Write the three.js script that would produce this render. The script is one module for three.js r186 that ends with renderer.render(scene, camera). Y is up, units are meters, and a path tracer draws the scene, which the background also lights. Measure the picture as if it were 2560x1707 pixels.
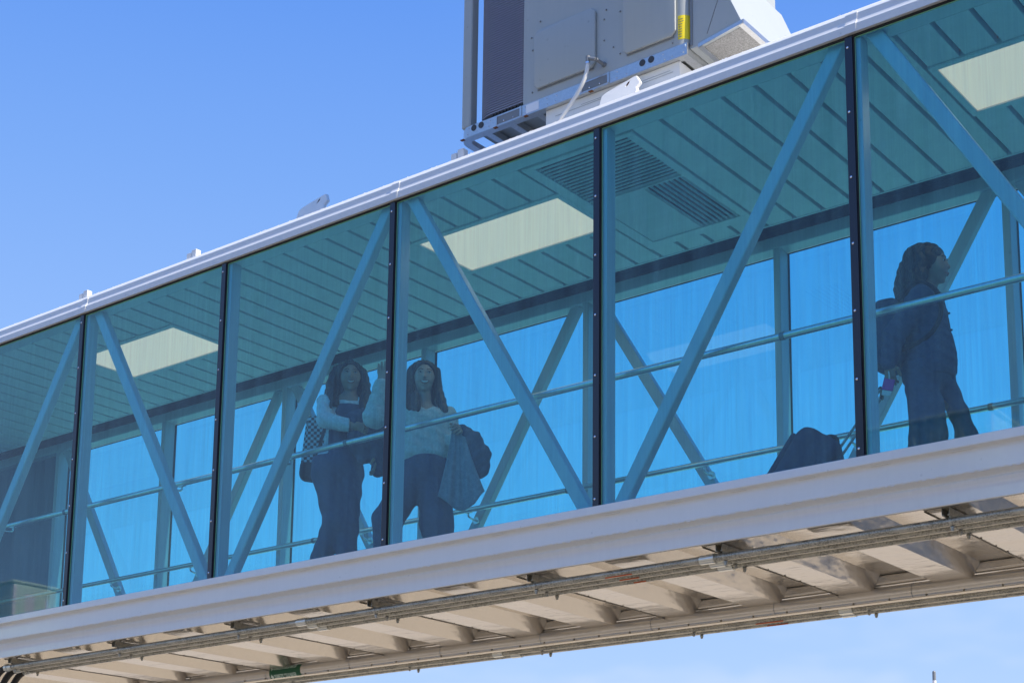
import * as THREE from 'three';
import { RoundedBoxGeometry } from 'three/addons/geometries/RoundedBoxGeometry.js';
import { mergeGeometries, toCreasedNormals } from 'three/addons/utils/BufferGeometryUtils.js';
import { RectAreaLightUniformsLib } from 'three/addons/lights/RectAreaLightUniformsLib.js';

// ---------------------------------------------------------------- camera, sky, sun, exposure
const scene = new THREE.Scene();
const H0 = 4.0;                       // the bridge's glass sill above the apron
const camera = new THREE.PerspectiveCamera(24.5813, 2560 / 1707, 0.1, 3000);
camera.rotation.order = 'YXZ';
camera.position.set(5.0482, H0 - 2.2981, 6.9333);
camera.rotation.set(0.180296, 0.64159, 0.004642);
camera.setViewOffset(2560, 1707, -164.6, -729.9, 2560, 1707);   // a shifted lens
scene.add(camera);

const EXPO = 1.5;
const SUN = new THREE.Vector3(0.60, 0.80, -0.05).normalize();
const sun = new THREE.DirectionalLight(new THREE.Color().setRGB(1.0, 0.93, 0.82), 5.0);
sun.position.copy(SUN).multiplyScalar(60); sun.target.position.set(-2, 4, 0);
sun.castShadow = true; sun.shadow.mapSize.set(4096, 4096); sun.shadow.bias = -0.0004;
Object.assign(sun.shadow.camera, { left: -26, right: 26, top: 26, bottom: -26, near: 1, far: 160 });
scene.add(sun, sun.target);

function rng(seed) { let s = seed >>> 0; return () => { s = (s + 0x6D2B79F5) >>> 0; let t = Math.imul(s ^ (s >>> 15), 1 | s); t = (t + Math.imul(t ^ (t >>> 7), 61 | t)) ^ t; return ((t ^ (t >>> 14)) >>> 0) / 4294967296; }; }
const lerp = (a, b, t) => a + (b - a) * t, clamp = (x, a, b) => Math.max(a, Math.min(b, x));
const smooth = t => t * t * (3 - 2 * t);
// tileable value noise on an n x m lattice
function lattice(seed, n, m) { const r = rng(seed), a = Float32Array.from({ length: n * m }, r); return (x, y) => {
  const xi = Math.floor(x), yi = Math.floor(y), fx = smooth(x - xi), fy = smooth(y - yi), w = (i, k) => a[(((k % m) + m) % m) * n + (((i % n) + n) % n)];
  return lerp(lerp(w(xi, yi), w(xi + 1, yi), fx), lerp(w(xi, yi + 1), w(xi + 1, yi + 1), fx), fy); }; }
{
  const w = 2048, h = 1024, data = new Float32Array(w * h * 4);
  // what the photograph shows at each elevation (linear), then divided by the exposure
  const stops = [[-90, .60, .74, .96], [0, .80, .92, 1.18], [4, .62, .80, 1.12], [7, .49, .69, 1.06], [9.5, .435, .645, 1.03], [14, .365, .585, 1.0], [20, .285, .505, .985], [26, .205, .42, .94], [32, .138, .338, .90], [45, .125, .33, .94], [65, .12, .33, .96], [90, .12, .33, .96]];
  const n1 = lattice(5, 64, 64), n2 = lattice(6, 256, 128), n3 = lattice(8, 512, 256);
  for (let y = 0; y < h; y++) {
    const el = (y + .5) / h * 180 - 90;
    let k = 0; while (k < stops.length - 2 && stops[k + 1][0] < el) k++;
    const t = clamp((el - stops[k][0]) / (stops[k + 1][0] - stops[k][0]), 0, 1);
    for (let x = 0; x < w; x++) {
      const o = (y * w + x) * 4; let c = [1, 2, 3].map(i => lerp(stops[k][i], stops[k + 1][i], t));
      // thin high cirrus, all round the sky, low down
      const u = x / w, v = el / 180, f = n1(u * 64, v * 150) * .5 + n2(u * 256, v * 420) * .32 + n3(u * 512, v * 900) * .18;
      const band = clamp((el + 4) / 6, 0, 1) * clamp((15 - el) / 8, 0, 1);
      const cl = clamp((f - .46) * 2.6, 0, 1) * band * .36;
      c = [lerp(c[0], .80, cl), lerp(c[1], .88, cl), lerp(c[2], 1.02, cl)];
      for (let i = 0; i < 3; i++) data[o + i] = c[i] / EXPO; data[o + 3] = 1;
    }
  }
  const sky = new THREE.DataTexture(data, w, h, THREE.RGBAFormat, THREE.FloatType);
  sky.mapping = THREE.EquirectangularReflectionMapping; sky.magFilter = sky.minFilter = THREE.LinearFilter; sky.needsUpdate = true;
  scene.background = sky; scene.environment = sky;
}
const renderer = new THREE.WebGLRenderer({ antialias: true });
renderer.setSize(1024, 682); renderer.toneMapping = THREE.LinearToneMapping; renderer.toneMappingExposure = EXPO;
renderer.shadowMap.enabled = true;
RectAreaLightUniformsLib.init();

// ---------------------------------------------------------------- textures and materials
function tex(w, h, f, srgb = true, rep = 1, repY = rep) {
  const d = new Uint8Array(w * h * 4);
  for (let y = 0; y < h; y++) for (let x = 0; x < w; x++) { const c = f(x, y), o = (y * w + x) * 4; for (let i = 0; i < 3; i++) d[o + i] = clamp(Math.round(255 * (c.length ? c[i] : c)), 0, 255); d[o + 3] = 255; }
  const t = new THREE.DataTexture(d, w, h); t.wrapS = t.wrapT = THREE.RepeatWrapping; t.magFilter = THREE.LinearFilter; t.minFilter = THREE.LinearFilter;
  if (srgb) t.colorSpace = THREE.SRGBColorSpace; t.repeat.set(rep, repY); t.needsUpdate = true; return t;
}
const L16 = lattice(11, 16, 16), L64 = lattice(12, 64, 64), L128 = lattice(13, 128, 128), L256 = lattice(14, 256, 256), L8 = lattice(15, 8, 8), L512 = lattice(16, 512, 512);
const fbm = (u, v) => L16(u * 16, v * 16) * .4 + L64(u * 64, v * 64) * .3 + L128(u * 128, v * 128) * .18 + L256(u * 256, v * 256) * .12;
const speck = rng(77), specks = Array.from({ length: 90 }, () => [speck() * 512, speck() * 512, .6 + speck() * 1.5, speck()]);
const speckMap = new Float32Array(512 * 512);
for (const [sx, sy, r, a] of specks) for (let y = -3; y <= 3; y++) for (let x = -3; x <= 3; x++) if (x * x + y * y < r * r) speckMap[((Math.round(sy) + y + 512) % 512) * 512 + (Math.round(sx) + x + 512) % 512] = a;
// paint: faint mottling, drip marks and specks of dirt; 2 m a tile
const paintTex = tex(512, 512, (x, y) => { const u = x / 512, v = y / 512; return clamp(.975 + (fbm(u, v) - .5) * .016 + (L128(u * 128, v * 8) - .5) * .010 - speckMap[y * 512 + x] * .10, 0, 1); }, true, .5);
const paintRough = tex(512, 512, (x, y) => { const u = x / 512, v = y / 512; return clamp(.72 + (fbm(u, v) - .5) * .6, 0, 1); }, false, .5);
const wave = tex(512, 512, (x, y) => { const u = x / 512, v = y / 512; return L8(u * 8, v * 8) * .6 + L16(u * 16, v * 16) * .3 + L64(u * 64, v * 64) * .1; }, false, .4, .9);
// galvanised steel, stained
const galvTex = tex(512, 512, (x, y) => { const u = x / 512, v = y / 512; const s = L64(u * 64, v * 64) * .6 + L256(u * 256, v * 256) * .4, st = clamp((L16(u * 16, v * 16) * .5 + L128(u * 128, v * 128) * .5 - .52) * 5, 0, 1); const g = .86 + (s - .5) * .16 - st * .20; return [g * 1.0, g * .985, g * .94]; }, true, 1.6);
const galvBlueTex = tex(512, 512, (x, y) => { const u = x / 512, v = y / 512; const s = L64(u * 64, v * 64) * .5 + L256(u * 256, v * 256) * .5; return .92 + (s - .5) * .10; }, true, 2);
// apron concrete, 12 m a tile
const slabTex = tex(1024, 1024, (x, y) => { const u = x / 1024, v = y / 1024; let g = .80 + (fbm(u, v) - .5) * .22 + (L512(u * 512, v * 512) - .5) * .1; const st = clamp((L16(u * 16, v * 16) - .72) * 3, 0, 1); g -= st * .14; return [g, g * .97, g * .91]; }, true, 1 / 12);
// rain streaks on the window film: water marks run down each pane
const streakA = lattice(31, 512, 6), streakB = lattice(32, 180, 9), streakC = lattice(33, 48, 4);
const glassTex = tex(1024, 256, (x, y) => { const u = x / 1024, v = y / 256; const s = (streakA(u * 512, v * 6) - .5) * .04 + (streakB(u * 180, v * 9) - .5) * .022 + (streakC(u * 48, v * 4) - .5) * .01; return [clamp(.965 + s * 1.3, 0, 1), clamp(.972 + s, 0, 1), clamp(.98 + s * .7, 0, 1)]; }, true, 1 / 3.3, 1 / 2.4);
// how clear the panes are: streaks of dried rain, plus an even haze imitating mirrored sky
const streakVeilTex = tex(1024, 256, (x, y) => { const u = x / 1024, v = y / 256; return clamp(.955 + (streakA(u * 512 + 9, v * 6) - .5) * .04 + (streakB(u * 180 + 40, v * 9) - .5) * .05 + (streakC(u * 48 + 7, v * 4) - .5) * .04, 0, 1); }, false, 1 / 3.3, 1 / 2.4);
const ceilTex = tex(256, 256, (x, y) => .95 + (fbm(x / 256, y / 256) - .5) * .07, true, .8);
const clothTex = tex(256, 256, (x, y) => .88 + ((x ^ y) & 1) * .06 + (fbm(x / 256, y / 256) - .5) * .25, true, 4);
const knitBump = tex(256, 256, (x, y) => .5 + .35 * Math.sin(x * Math.PI / 4) * Math.cos(y * Math.PI / 4 + Math.sin(x * Math.PI / 4)), false, 5);
const hairTex = tex(512, 128, (x, y) => { const u = x / 512, v = y / 128; return .75 + (lattice.h || (lattice.h = lattice(41, 256, 5)))(u * 256, v * 5) * .45 - .12; }, true, 4, 2);
const checkTex = tex(64, 64, (x, y) => { const a = (x >> 5) ^ (y >> 5); return a ? .95 : .12; }, true, 24);
const carpetTex = tex(256, 256, (x, y) => .8 + (L256(x, y) - .5) * .5, true, 2);
const perfTex = tex(256, 256, (x, y) => { const s = Math.sin(x * Math.PI / 4) * Math.sin(y * Math.PI / 4); return .78 + s * .22 + (L64(x / 4, y / 4) - .5) * .2; }, true, 3);

const rgb = (r, g, b) => new THREE.Color().setRGB(r, g, b);
const mat = (c, rough, o = {}) => new THREE.MeshStandardMaterial({ color: c, roughness: rough, ...o });
const phys = (c, rough, o = {}) => new THREE.MeshPhysicalMaterial({ color: c, roughness: rough, ...o });
const M = {
  beige: phys(rgb(.87, .855, .82), .42, { map: paintTex, clearcoat: 1, clearcoatRoughness: .12 }),
  deck: phys(rgb(.75, .695, .62), .21, { map: paintTex, bumpMap: wave, bumpScale: .009, metalness: .74 }),
  roofWhite: phys(rgb(.76, .76, .755), .45, { map: paintTex, clearcoat: .2, clearcoatRoughness: .3 }),
  tube: phys(rgb(.58, .61, .645), .38, { map: paintTex, clearcoat: .2, clearcoatRoughness: .25 }),
  darkPanel: phys(rgb(.15, .21, .29), .4, { map: paintTex }),  // dark tone stands in for the unlit tunnel section
  shadeLiner: mat(rgb(.022, .022, .024), .8),  // near black: shade of the recess and open joints put into the colour
  ceiling: mat(rgb(.84, .83, .81), .55, { map: ceilTex }),
  floor: mat(rgb(.38, .38, .39), .95, { map: carpetTex }),
  mullion: phys(rgb(.012, .014, .026), .30, { clearcoat: .3, clearcoatRoughness: .1 }),
  gasket: mat(rgb(.012, .011, .010), .7),
  screw: mat(rgb(.75, .75, .78), .25, { metalness: 1 }),
  bolt: mat(rgb(.30, .27, .23), .5, { metalness: .6, map: galvTex }),
  glass: phys(rgb(.40, .89, .965), 0.02, { transmission: 1, transmissionMap: streakVeilTex, thickness: 0, ior: 1.6, map: glassTex }),
  glassEdge: phys(rgb(.24, .50, .30), .2),
  rail: mat(rgb(.78, .77, .74), .28, { metalness: 1 }),
  galv: mat(rgb(.70, .685, .64), .36, { metalness: .6, map: galvTex }),
  galvBright: mat(rgb(.72, .72, .71), .3, { metalness: .85, map: galvBlueTex }),
  coupling: mat(rgb(.78, .78, .72), .28, { metalness: .8 }),
  strut: mat(rgb(.60, .58, .53), .45, { metalness: .5, map: galvTex }),
  jacket: phys(rgb(.82, .76, .67), .26, { map: paintTex, metalness: .6 }),
  orange: mat(rgb(.62, .13, .04), .6),
  hose: mat(rgb(.028, .026, .024), .55),
  acGrey: phys(rgb(.42, .44, .425), .42, { map: paintTex, clearcoat: .15, clearcoatRoughness: .3 }),
  acDark: mat(rgb(.05, .05, .05), .6),
  fin: mat(rgb(.34, .34, .40), .45, { metalness: .3 }),
  curb: phys(rgb(.82, .81, .77), .5, { map: paintTex }),
  hoseWhite: phys(rgb(.78, .77, .74), .35),
  pvc: phys(rgb(.20, .21, .22), .35),
  yellow: mat(rgb(.86, .68, .015), .5),
  sticker: mat(rgb(.80, .80, .82), .5),
  rust: mat(rgb(.24, .085, .025), .9),
  filter: mat(rgb(.52, .50, .46), .85, { map: perfTex }),
  apron: mat(rgb(.64, .58, .495), .9, { map: slabTex }),
  addedAsphalt: mat(rgb(.215, .205, .19), .95, { map: slabTex }),  // dark ground tone, added to lower the bounce light
};
function textTexture(lines) { const c = document.createElement('canvas'); c.width = 1024; c.height = 256; const g = c.getContext('2d'); lines(g); const t = new THREE.CanvasTexture(c); t.colorSpace = THREE.SRGBColorSpace; return t; }

// ---------------------------------------------------------------- helpers
const used = {}, origin = new Map();
function numbered(n) { const k = used[n] = (used[n] ?? -1) + 1; return k ? `${n}_${String(k).padStart(3, '0')}` : n; }
function thing(name, label, category, [x, y, z] = [0, 0, 0], group, turn = 0) {   // x, y, z: in the bridge's frame (y 0 = glass sill)
  const o = new THREE.Group(); o.name = numbered(name); o.position.set(x, y + H0, z); o.rotation.y = turn; scene.add(o);
  o.userData = { label, category }; if (group) o.userData.group = group; origin.set(o, [x, y, z]); return o;
}
function structure(name, geo, m) { const o = new THREE.Mesh(geo, m); o.name = numbered(name); o.userData.kind = 'structure'; o.castShadow = o.receiveShadow = true; scene.add(o); return o; }
// uv in metres by the axis a face looks along
function uvm(g) {
  g = g.index ? g.toNonIndexed() : g; const p = g.attributes.position, n = g.attributes.normal, uv = new Float32Array(p.count * 2);
  for (let t = 0; t < p.count; t += 3) {
    let ax = 0, ay = 0, az = 0; for (let i = 0; i < 3; i++) { ax += n.getX(t + i); ay += n.getY(t + i); az += n.getZ(t + i); }
    ax = Math.abs(ax); ay = Math.abs(ay); az = Math.abs(az);
    for (let i = 0; i < 3; i++) { const x = p.getX(t + i), y = p.getY(t + i), z = p.getZ(t + i); const [u, v] = az >= ax && az >= ay ? [x, y] : ay >= ax ? [x, z] : [z, y]; uv[(t + i) * 2] = u; uv[(t + i) * 2 + 1] = v; }
  }
  g.setAttribute('uv', new THREE.BufferAttribute(uv, 2)); for (const k of Object.keys(g.attributes)) if (!['position', 'normal', 'uv'].includes(k)) g.deleteAttribute(k); return g;
}
const merge = list => mergeGeometries(list.map(g => uvm(g)));
function top(o) { while (o.parent && o.parent !== scene) o = o.parent; return o; }
// a part whose geometry is given in the bridge's frame
function part(name, geo, m, parent, label) {
  const list = Array.isArray(geo) ? merge(geo) : uvm(geo), root = top(parent), [x, y, z] = origin.get(root) ?? [0, 0, 0];
  if (!root.rotation.y) list.translate(-x, -y, -z);
  const o = new THREE.Mesh(list, m); o.name = name; o.castShadow = o.receiveShadow = true; if (label) o.userData.label = label; parent.add(o); return o;
}
// a part that shares a geometry (made round 0) with its likes
function put(name, geo, m, parent, x, y, z, turn) {
  const [ox, oy, oz] = origin.get(top(parent)) ?? [0, 0, 0]; const o = new THREE.Mesh(geo, m); o.name = name; o.position.set(x - ox, y - oy, z - oz); if (turn) o.rotation.set(...turn);
  o.castShadow = o.receiveShadow = true; parent.add(o); return o;
}
function box(x0, x1, y0, y1, z0, z1, r = 0) {
  const w = Math.abs(x1 - x0), h = Math.abs(y1 - y0), d = Math.abs(z1 - z0);
  const g = r ? new RoundedBoxGeometry(w, h, d, 2, Math.min(r, w / 2.01, h / 2.01, d / 2.01)) : new THREE.BoxGeometry(w, h, d);
  return g.translate((x0 + x1) / 2, (y0 + y1) / 2, (z0 + z1) / 2);
}
// outline of [z, y] points drawn along x
function prismX(pts, x0, x1, crease = .6) {
  const s = new THREE.Shape(pts.map(([z, y]) => new THREE.Vector2(-z, y)));
  const g = new THREE.ExtrudeGeometry(s, { depth: x1 - x0, bevelEnabled: false }); g.rotateY(Math.PI / 2); g.translate(x0, 0, 0); return toCreasedNormals(g, crease);
}
// outline of [x, y] points drawn along z (from z0 to z1, z1 > z0)
function prismZ(pts, z0, z1, bevel = 0, holes = [], crease = .6) {
  const s = new THREE.Shape(pts.map(([x, y]) => new THREE.Vector2(x, y))); for (const h of holes) s.holes.push(h);
  const g = new THREE.ExtrudeGeometry(s, { depth: z1 - z0 - 2 * bevel, bevelEnabled: bevel > 0, bevelSize: bevel, bevelThickness: bevel, bevelOffset: -bevel, bevelSegments: 2, curveSegments: 12 }); g.translate(0, 0, z0 + bevel); return toCreasedNormals(g, crease);
}
// outline of [x, z] points drawn up y
function prismY(pts, y0, y1, crease = .6) { const s = new THREE.Shape(pts.map(([x, z]) => new THREE.Vector2(x, -z))); const g = new THREE.ExtrudeGeometry(s, { depth: y1 - y0, bevelEnabled: false }); g.rotateX(-Math.PI / 2); g.translate(0, y0, 0); return toCreasedNormals(g, crease); }
function rod(a, b, r, seg = 12, r2 = r) { const A = new THREE.Vector3(...a), B = new THREE.Vector3(...b), d = B.clone().sub(A); const g = new THREE.CylinderGeometry(r2, r, d.length(), seg); g.applyQuaternion(new THREE.Quaternion().setFromUnitVectors(new THREE.Vector3(0, 1, 0), d.clone().normalize())); const m = A.add(B).multiplyScalar(.5); return g.translate(m.x, m.y, m.z); }
function tube(pts, r, seg = 40, rad = 10) { return new THREE.TubeGeometry(new THREE.CatmullRomCurve3(pts.map(p => new THREE.Vector3(...p))), seg, r, rad, false); }
// a bar of width w (in the x-y plane) and z-range between two points
function bar(x0, y0, x1, y1, w, z0, z1, r) { const L = Math.hypot(x1 - x0, y1 - y0), g = new RoundedBoxGeometry(L, w, Math.abs(z1 - z0), 2, r); g.rotateZ(Math.atan2(y1 - y0, x1 - x0)); return g.translate((x0 + x1) / 2, (y0 + y1) / 2, (z0 + z1) / 2); }
console.log('helpers ready');

// ---------------------------------------------------------------- the apron
{ const g = new THREE.PlaneGeometry(1600, 1600); g.rotateX(-Math.PI / 2); g.translate(-60, 0, -60); structure('apron', uvm(g), M.apron); }
{ const g = new THREE.PlaneGeometry(400, 9.2); g.rotateX(-Math.PI / 2); g.translate(-40, .004, 6.1); structure('added_dark_road', uvm(g), M.addedAsphalt); }  // unseen road, added; its dark colour stands in for shaded ground

// ---------------------------------------------------------------- the boarding bridge
const S = 1.6455, K0 = -7, K1 = 9, XL = K0 * S - .1, XR = K1 * S + .1, ZF = -2.2;
const bridge = thing('boarding_bridge', 'glazed passenger boarding bridge with white diagonal braces behind blue tinted windows', 'boarding bridge', [0, 0, 0]);
const rr = rng(4);
// sills
const sillPts = [[-.13, -.02], [-.13, -.015], [.010, -.015], [.022, -.008], [.030, -.012], [.030, -.055], [.028, -.0585], [.012, -.063], [.004, -.067], [.0, -.074], [-.002, -.086], [-.002, -.1765], [-.007, -.183], [-.022, -.191], [-.035, -.201], [-.0385, -.2085], [-.0355, -.2135], [-.037, -.219], [-.042, -.229], [-.046, -.244], [-.048, -.262], [-.048, -.309], [-.051, -.312], [-.066, -.312], [-.068, -.309], [-.068, -.192], [-.13, -.192]];
part('sill', prismX(sillPts, XL, XR, .42), M.beige, bridge);
part('sill', prismX(sillPts.map(([z, y]) => [ZF - z, Math.max(y, -.27 + (y < -.3 ? 0 : 0))]).reverse(), XL, XR, .42), M.beige, bridge);
{ // beads of sealant and weld on the near sill
  const a = [], b = []; for (let x = -6.6; x < 3.1; x += .04) { const r = rr(); if (r < .75) a.push(new THREE.SphereGeometry(.0022 + rr() * .0022, 6, 4).scale(3 + rr() * 5, 1, 1).translate(x + rr() * .03, -.1815 + (rr() - .5) * .003, -.0055)); }
  for (let x = -6.5; x < 3; x += .41) { b.push(box(x, x + .07 + rr() * .06, -.0690, -.0640, .003, .0125, .002)); }
  part('weld_bead', a, M.beige, bridge); part('sealant_bead', b, M.beige, bridge);
}
// roof: stepped edge, top sheet, gasket lines
const roofPts = [[.006, 2.302], [.030, 2.302], [.030, 2.347], [.027, 2.352], [.022, 2.354], [.013, 2.379], [.012, 2.383], [.012, 2.415], [.009, 2.420], [.003, 2.422], [-.012, 2.450], [-.02, 2.456], [-.13, 2.462], [-.13, 2.302]];
part('roof_edge', prismX(roofPts, XL, XR, .5), M.roofWhite, bridge);
part('roof_edge', prismX(roofPts.map(([z, y]) => [ZF - z, y]).reverse(), XL, XR, .5), M.roofWhite, bridge);
{ const lap = []; for (const k of [-3, -1, 1, 3]) lap.push(k * S); for (const x of lap) part('lap_joint', prismX([[.031, 2.3005], [.0335, 2.3005], [.0335, 2.349], [.0255, 2.3575], [.0165, 2.3815], [.0155, 2.417], [.0125, 2.4235], [.006, 2.4255], [.002, 2.419], [.011, 2.412], [.011, 2.381], [.021, 2.352], [.031, 2.344]], x - .012, x + .055, .4), M.roofWhite, bridge); }
part('roof_sheet', prismX([[-.128, 2.44], [-.128, 2.461], [-1.1, 2.492], [ZF + .128, 2.461], [ZF + .128, 2.44]], XL, XR, .1), M.roofWhite, bridge);
part('cove_shade_strip', box(XL, XR, 2.3735, 2.4245, -2.0685, -2.0625), M.shadeLiner, bridge);  // black strip over the white roof edge, painting the shade of the cove
part('roof_liner', box(XL, XR, 2.425, 2.4375, ZF + .132, -.132), M.shadeLiner, bridge);
part('gasket', box(XL, XR, 2.288, 2.3005, -.006, .010), M.gasket, bridge);
{ // flecks of dirt along the roof's upper lip
  const a = []; for (let i = 0; i < 420; i++) { const x = -6.4 + rr() * 9.4; a.push(new THREE.SphereGeometry(.0012 + rr() * .0022, 5, 4).scale(1 + rr() * 2.5, 1, 1).translate(x, 2.4565 + rr() * .002, -.02 - rr() * .012)); }
  const o = part('roof_grit', a, M.curb, bridge); o.userData.kind = 'stuff';
}
// chords inside
part('top_chord', box(XL, XR, 2.298, 2.40, -.128, -.012, .006), M.tube, bridge);
part('top_chord', box(XL, XR, 2.282, 2.372, -2.178, -2.06, .008), M.tube, bridge);
part('glazing_bar', box(XL, XR, 2.273, 2.2815, -2.188, -2.178, .003), M.gasket, bridge);
// floor and added walls closing the ends
part('floor', box(XL, XR, -.15, -.09, ZF + .02, -.02), M.floor, bridge);
for (const x of [XL - .06, XR]) part('added_end_wall', box(x, x + .06, -.30, 2.45, ZF, 0), M.beige, bridge);  // unseen walls, added to keep sky light out of the bridge
// the far wall is solid towards the left end
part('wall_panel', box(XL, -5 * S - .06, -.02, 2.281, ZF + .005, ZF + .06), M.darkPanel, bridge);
// posts, braces, mullions, panes
const screwGeo = uvm(new THREE.SphereGeometry(.0075, 8, 6).scale(1, 1, .55)), slotGeo = uvm(new THREE.BoxGeometry(.009, .0022, .002).rotateZ(.7));
const gussetPts = (s) => [[-.02 * s, 0], [.24 * s, 0], [.06 * s, .24], [-.02 * s, .24]];
for (let k = K0; k <= K1; k++) {
  const x = k * S;
  const near = part('post', box(x + .007, x + .058, -.02, 2.30, -.10, -.010, .006), M.tube, bridge);
  const mul = part('mullion', box(x - .0215, x + .0235, -.012, 2.292, .001, .017, .003), M.mullion, bridge);
  part('gasket', box(x + .024, x + .032, -.012, 2.292, -.004, .009), M.gasket, mul);
  part('glass_edge', box(x + .0325, x + .0355, -.01, 2.286, -.003, .004), M.glassEdge, mul);
  if (k >= -4 && k <= 2) for (let i = 0; i < 7; i++) { const y = .0345 + i * .3662; put('screw', screwGeo, M.screw, mul, x - .004, y, .0178); }
  part('post', box(x + .007, x + .058, -.02, 2.283, -2.183, -2.06, .006), M.tube, bridge);
  part('mullion', box(x - .02, x + .034, -.012, 2.28, -2.218, -2.199, .003), M.mullion, bridge);
  part('gasket', box(x + .0585, x + .0625, -.012, 2.28, -2.196, -2.176), M.gasket, bridge);
  if (k < K1) {
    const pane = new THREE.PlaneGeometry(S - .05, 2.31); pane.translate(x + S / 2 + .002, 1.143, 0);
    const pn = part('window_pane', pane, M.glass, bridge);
    part('glass_edge', box(x + .034, x + S - .024, 2.2835, 2.2878, -.003, .0035), M.glassEdge, pn);
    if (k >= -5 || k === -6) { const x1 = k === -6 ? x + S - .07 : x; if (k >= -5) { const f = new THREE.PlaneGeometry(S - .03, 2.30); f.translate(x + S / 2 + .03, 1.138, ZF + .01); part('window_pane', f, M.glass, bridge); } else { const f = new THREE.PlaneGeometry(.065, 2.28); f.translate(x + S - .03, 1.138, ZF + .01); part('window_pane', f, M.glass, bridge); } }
    const odd = Math.abs(k) % 2 === 1;     // braces meet at the top over odd posts, at the bottom over even ones
    const [xa, ya, xb, yb] = odd ? [x + .113, 2.32, x + S - .096, -.03] : [x + .117, -.03, x + S - .079, 2.32];
    part('brace', bar(xa, ya, xb, yb, .082, -.095, -.030, .010), M.tube, bridge);
    if (k >= -5) part('brace', bar(xa, Math.min(ya, 2.30), xb, Math.min(yb, 2.30), .082, -2.155, -2.09, .010), M.tube, bridge);
  }
}
// handrails: tube, couplings, brackets on the braces
function handrail(z, wall, xs, joints) {
  const rail = part('handrail', rod([XL + .3, .82, z], [XR - .3, .82, z], .0205, 20), M.rail, bridge);
  for (const x of joints) part('coupling', rod([x - .014, .82, z], [x + .014, .82, z], .0235, 16), M.pvc, rail);
  for (const x of xs) part('bracket', [tube([[x, .80, z], [x, .772, z], [x + .004, .755, lerp(z, wall, .45)], [x + .008, .752, wall]], .008, 12, 8), rod([x + .008, .752, wall], [x + .008, .752, lerp(z, wall, .86)], .030, 18), box(x - .03, x + .03, .795, .803, z - .012, z + .012, .003)], M.rail, rail);
}
handrail(-.20, -.096, [-6.0, -3.9, -2.76, -.62, .54, 2.72, 3.85], [-2.216, 1.1, -5.3]);
handrail(-2.0, -2.089, [-7.12, -5.98, -3.83, -2.69, -.535, .6, 2.75], [-1.72, -4.4, 1.55]);
// ceiling planks with open joints; some are cut out for the lamps and the air grille
const ceil = part('ceiling', box(XL, XR, 2.392, 2.404, -1.748, -.1295), M.shadeLiner, bridge);
const cuts = [];   // x0, x1, z0, z1
for (const c of [-9.595, -5.78, -1.945, 1.89]) cuts.push([c - .045, c + 1.25, -1.175, -.525]);
cuts.push([-.700, .140, -1.585, -.145]);
for (let i = -60; i < 75; i++) {
  const x0 = .353 + .2126 * i + .014, x1 = x0 + .2126 - .028; if (x0 < XL || x1 > XR) continue;
  let spans = [[-1.748, -.1305]];
  for (const [a, b, c, d] of cuts) if (x1 > a && x0 < b) spans = spans.flatMap(([z0, z1]) => [[z0, Math.min(z1, c)], [Math.max(z0, d), z1]].filter(([p, q]) => q - p > .02));
  for (const [z0, z1] of spans) put('ceiling_panel', uvm(new RoundedBoxGeometry(x1 - x0, .050, z1 - z0, 1, .004)), M.ceiling, ceil, (x0 + x1) / 2, 2.325, (z0 + z1) / 2);
}
// trim of the ceiling where planks are cut beside a lamp but reach past it
part('ceiling_trim', box(XL, XR, 2.296, 2.40, -1.764, -1.7485, .004), M.ceiling, ceil);
// underside: corrugated deck, one fold a piece
const deckScrew = uvm(new THREE.SphereGeometry(.007, 8, 6).scale(1, .6, 1));
const P = .65, yb = -.300, yt = -.205;
for (let i = -20; i < 22; i++) {
  const a = 1.262 + i * P; if (a < XL + .1 || a + P > XR) continue;
  const t = .006, pts = [[a, yb], [a + .232, yb], [a + .287, yt], [a + .60, yt], [a + P, yb], [a + P, yb + t], [a + .604, yt + t], [a + .284, yt + t], [a + .229, yb + t], [a, yb + t]];
  const fold = part('deck_panel', prismZ(pts, -1.735, -.131, 0, [], .35), M.deck, bridge);
  if (i % 2) { // the sheets' lap, with its screws
    part('lap_strip', [box(a - .004, a + .003, yb - .004, yb - .0005, -1.73, -.14)], M.bolt, fold);
    for (let z = -1.6; z < -.3; z += .19) put('screw', deckScrew, M.bolt, fold, a + .012 + (rr() - .5) * .006, yb - .001, z + (rr() - .5) * .05);
  }
}
part('deck_edge', box(XL, XR, -.27, -.20, -1.86, -1.7365, .02), M.deck, bridge);
part('deck_base', box(XL, XR, -.188, -.155, -2.07, -.14), M.beige, bridge);
// lifting lugs and clips on the roof
function lug(x) {
  const hole = new THREE.Path(); hole.absellipse(.185, .108, .012, .021, 0, Math.PI * 2, true, -.55);
  const pts = [[0, -.01], [0, .088], [.012, .098], [.032, .107], [.222, .147], [.238, .145], [.281, .093], [.261, .068], [.275, .045], [.263, .023], [.263, -.01]];
  const lean = g => { const p = g.attributes.position; for (let i = 0; i < p.count; i++) p.setZ(i, p.getZ(i) - .40 * Math.max(0, p.getY(i) - 2.462)); g.computeVertexNormals(); return g; };
  const l = part('lifting_lug', lean(prismZ(pts.map(([a, b]) => [a + x, b * 1.27 + 2.462]), -.100, -.072, .004, [new THREE.Path(hole.getPoints(16).map(p => new THREE.Vector2(p.x + x, p.y * 1.27 + 2.462)))])), M.curb, bridge);
  part('rust_stain', [new THREE.TorusGeometry(.020, .005, 6, 20).scale(.72, 1.3, 1).rotateZ(-.55).translate(x + .185, 2.599, -.086 - .055)], M.rust, l);
}
for (const x of [-2.68, -.06]) lug(x);
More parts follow.
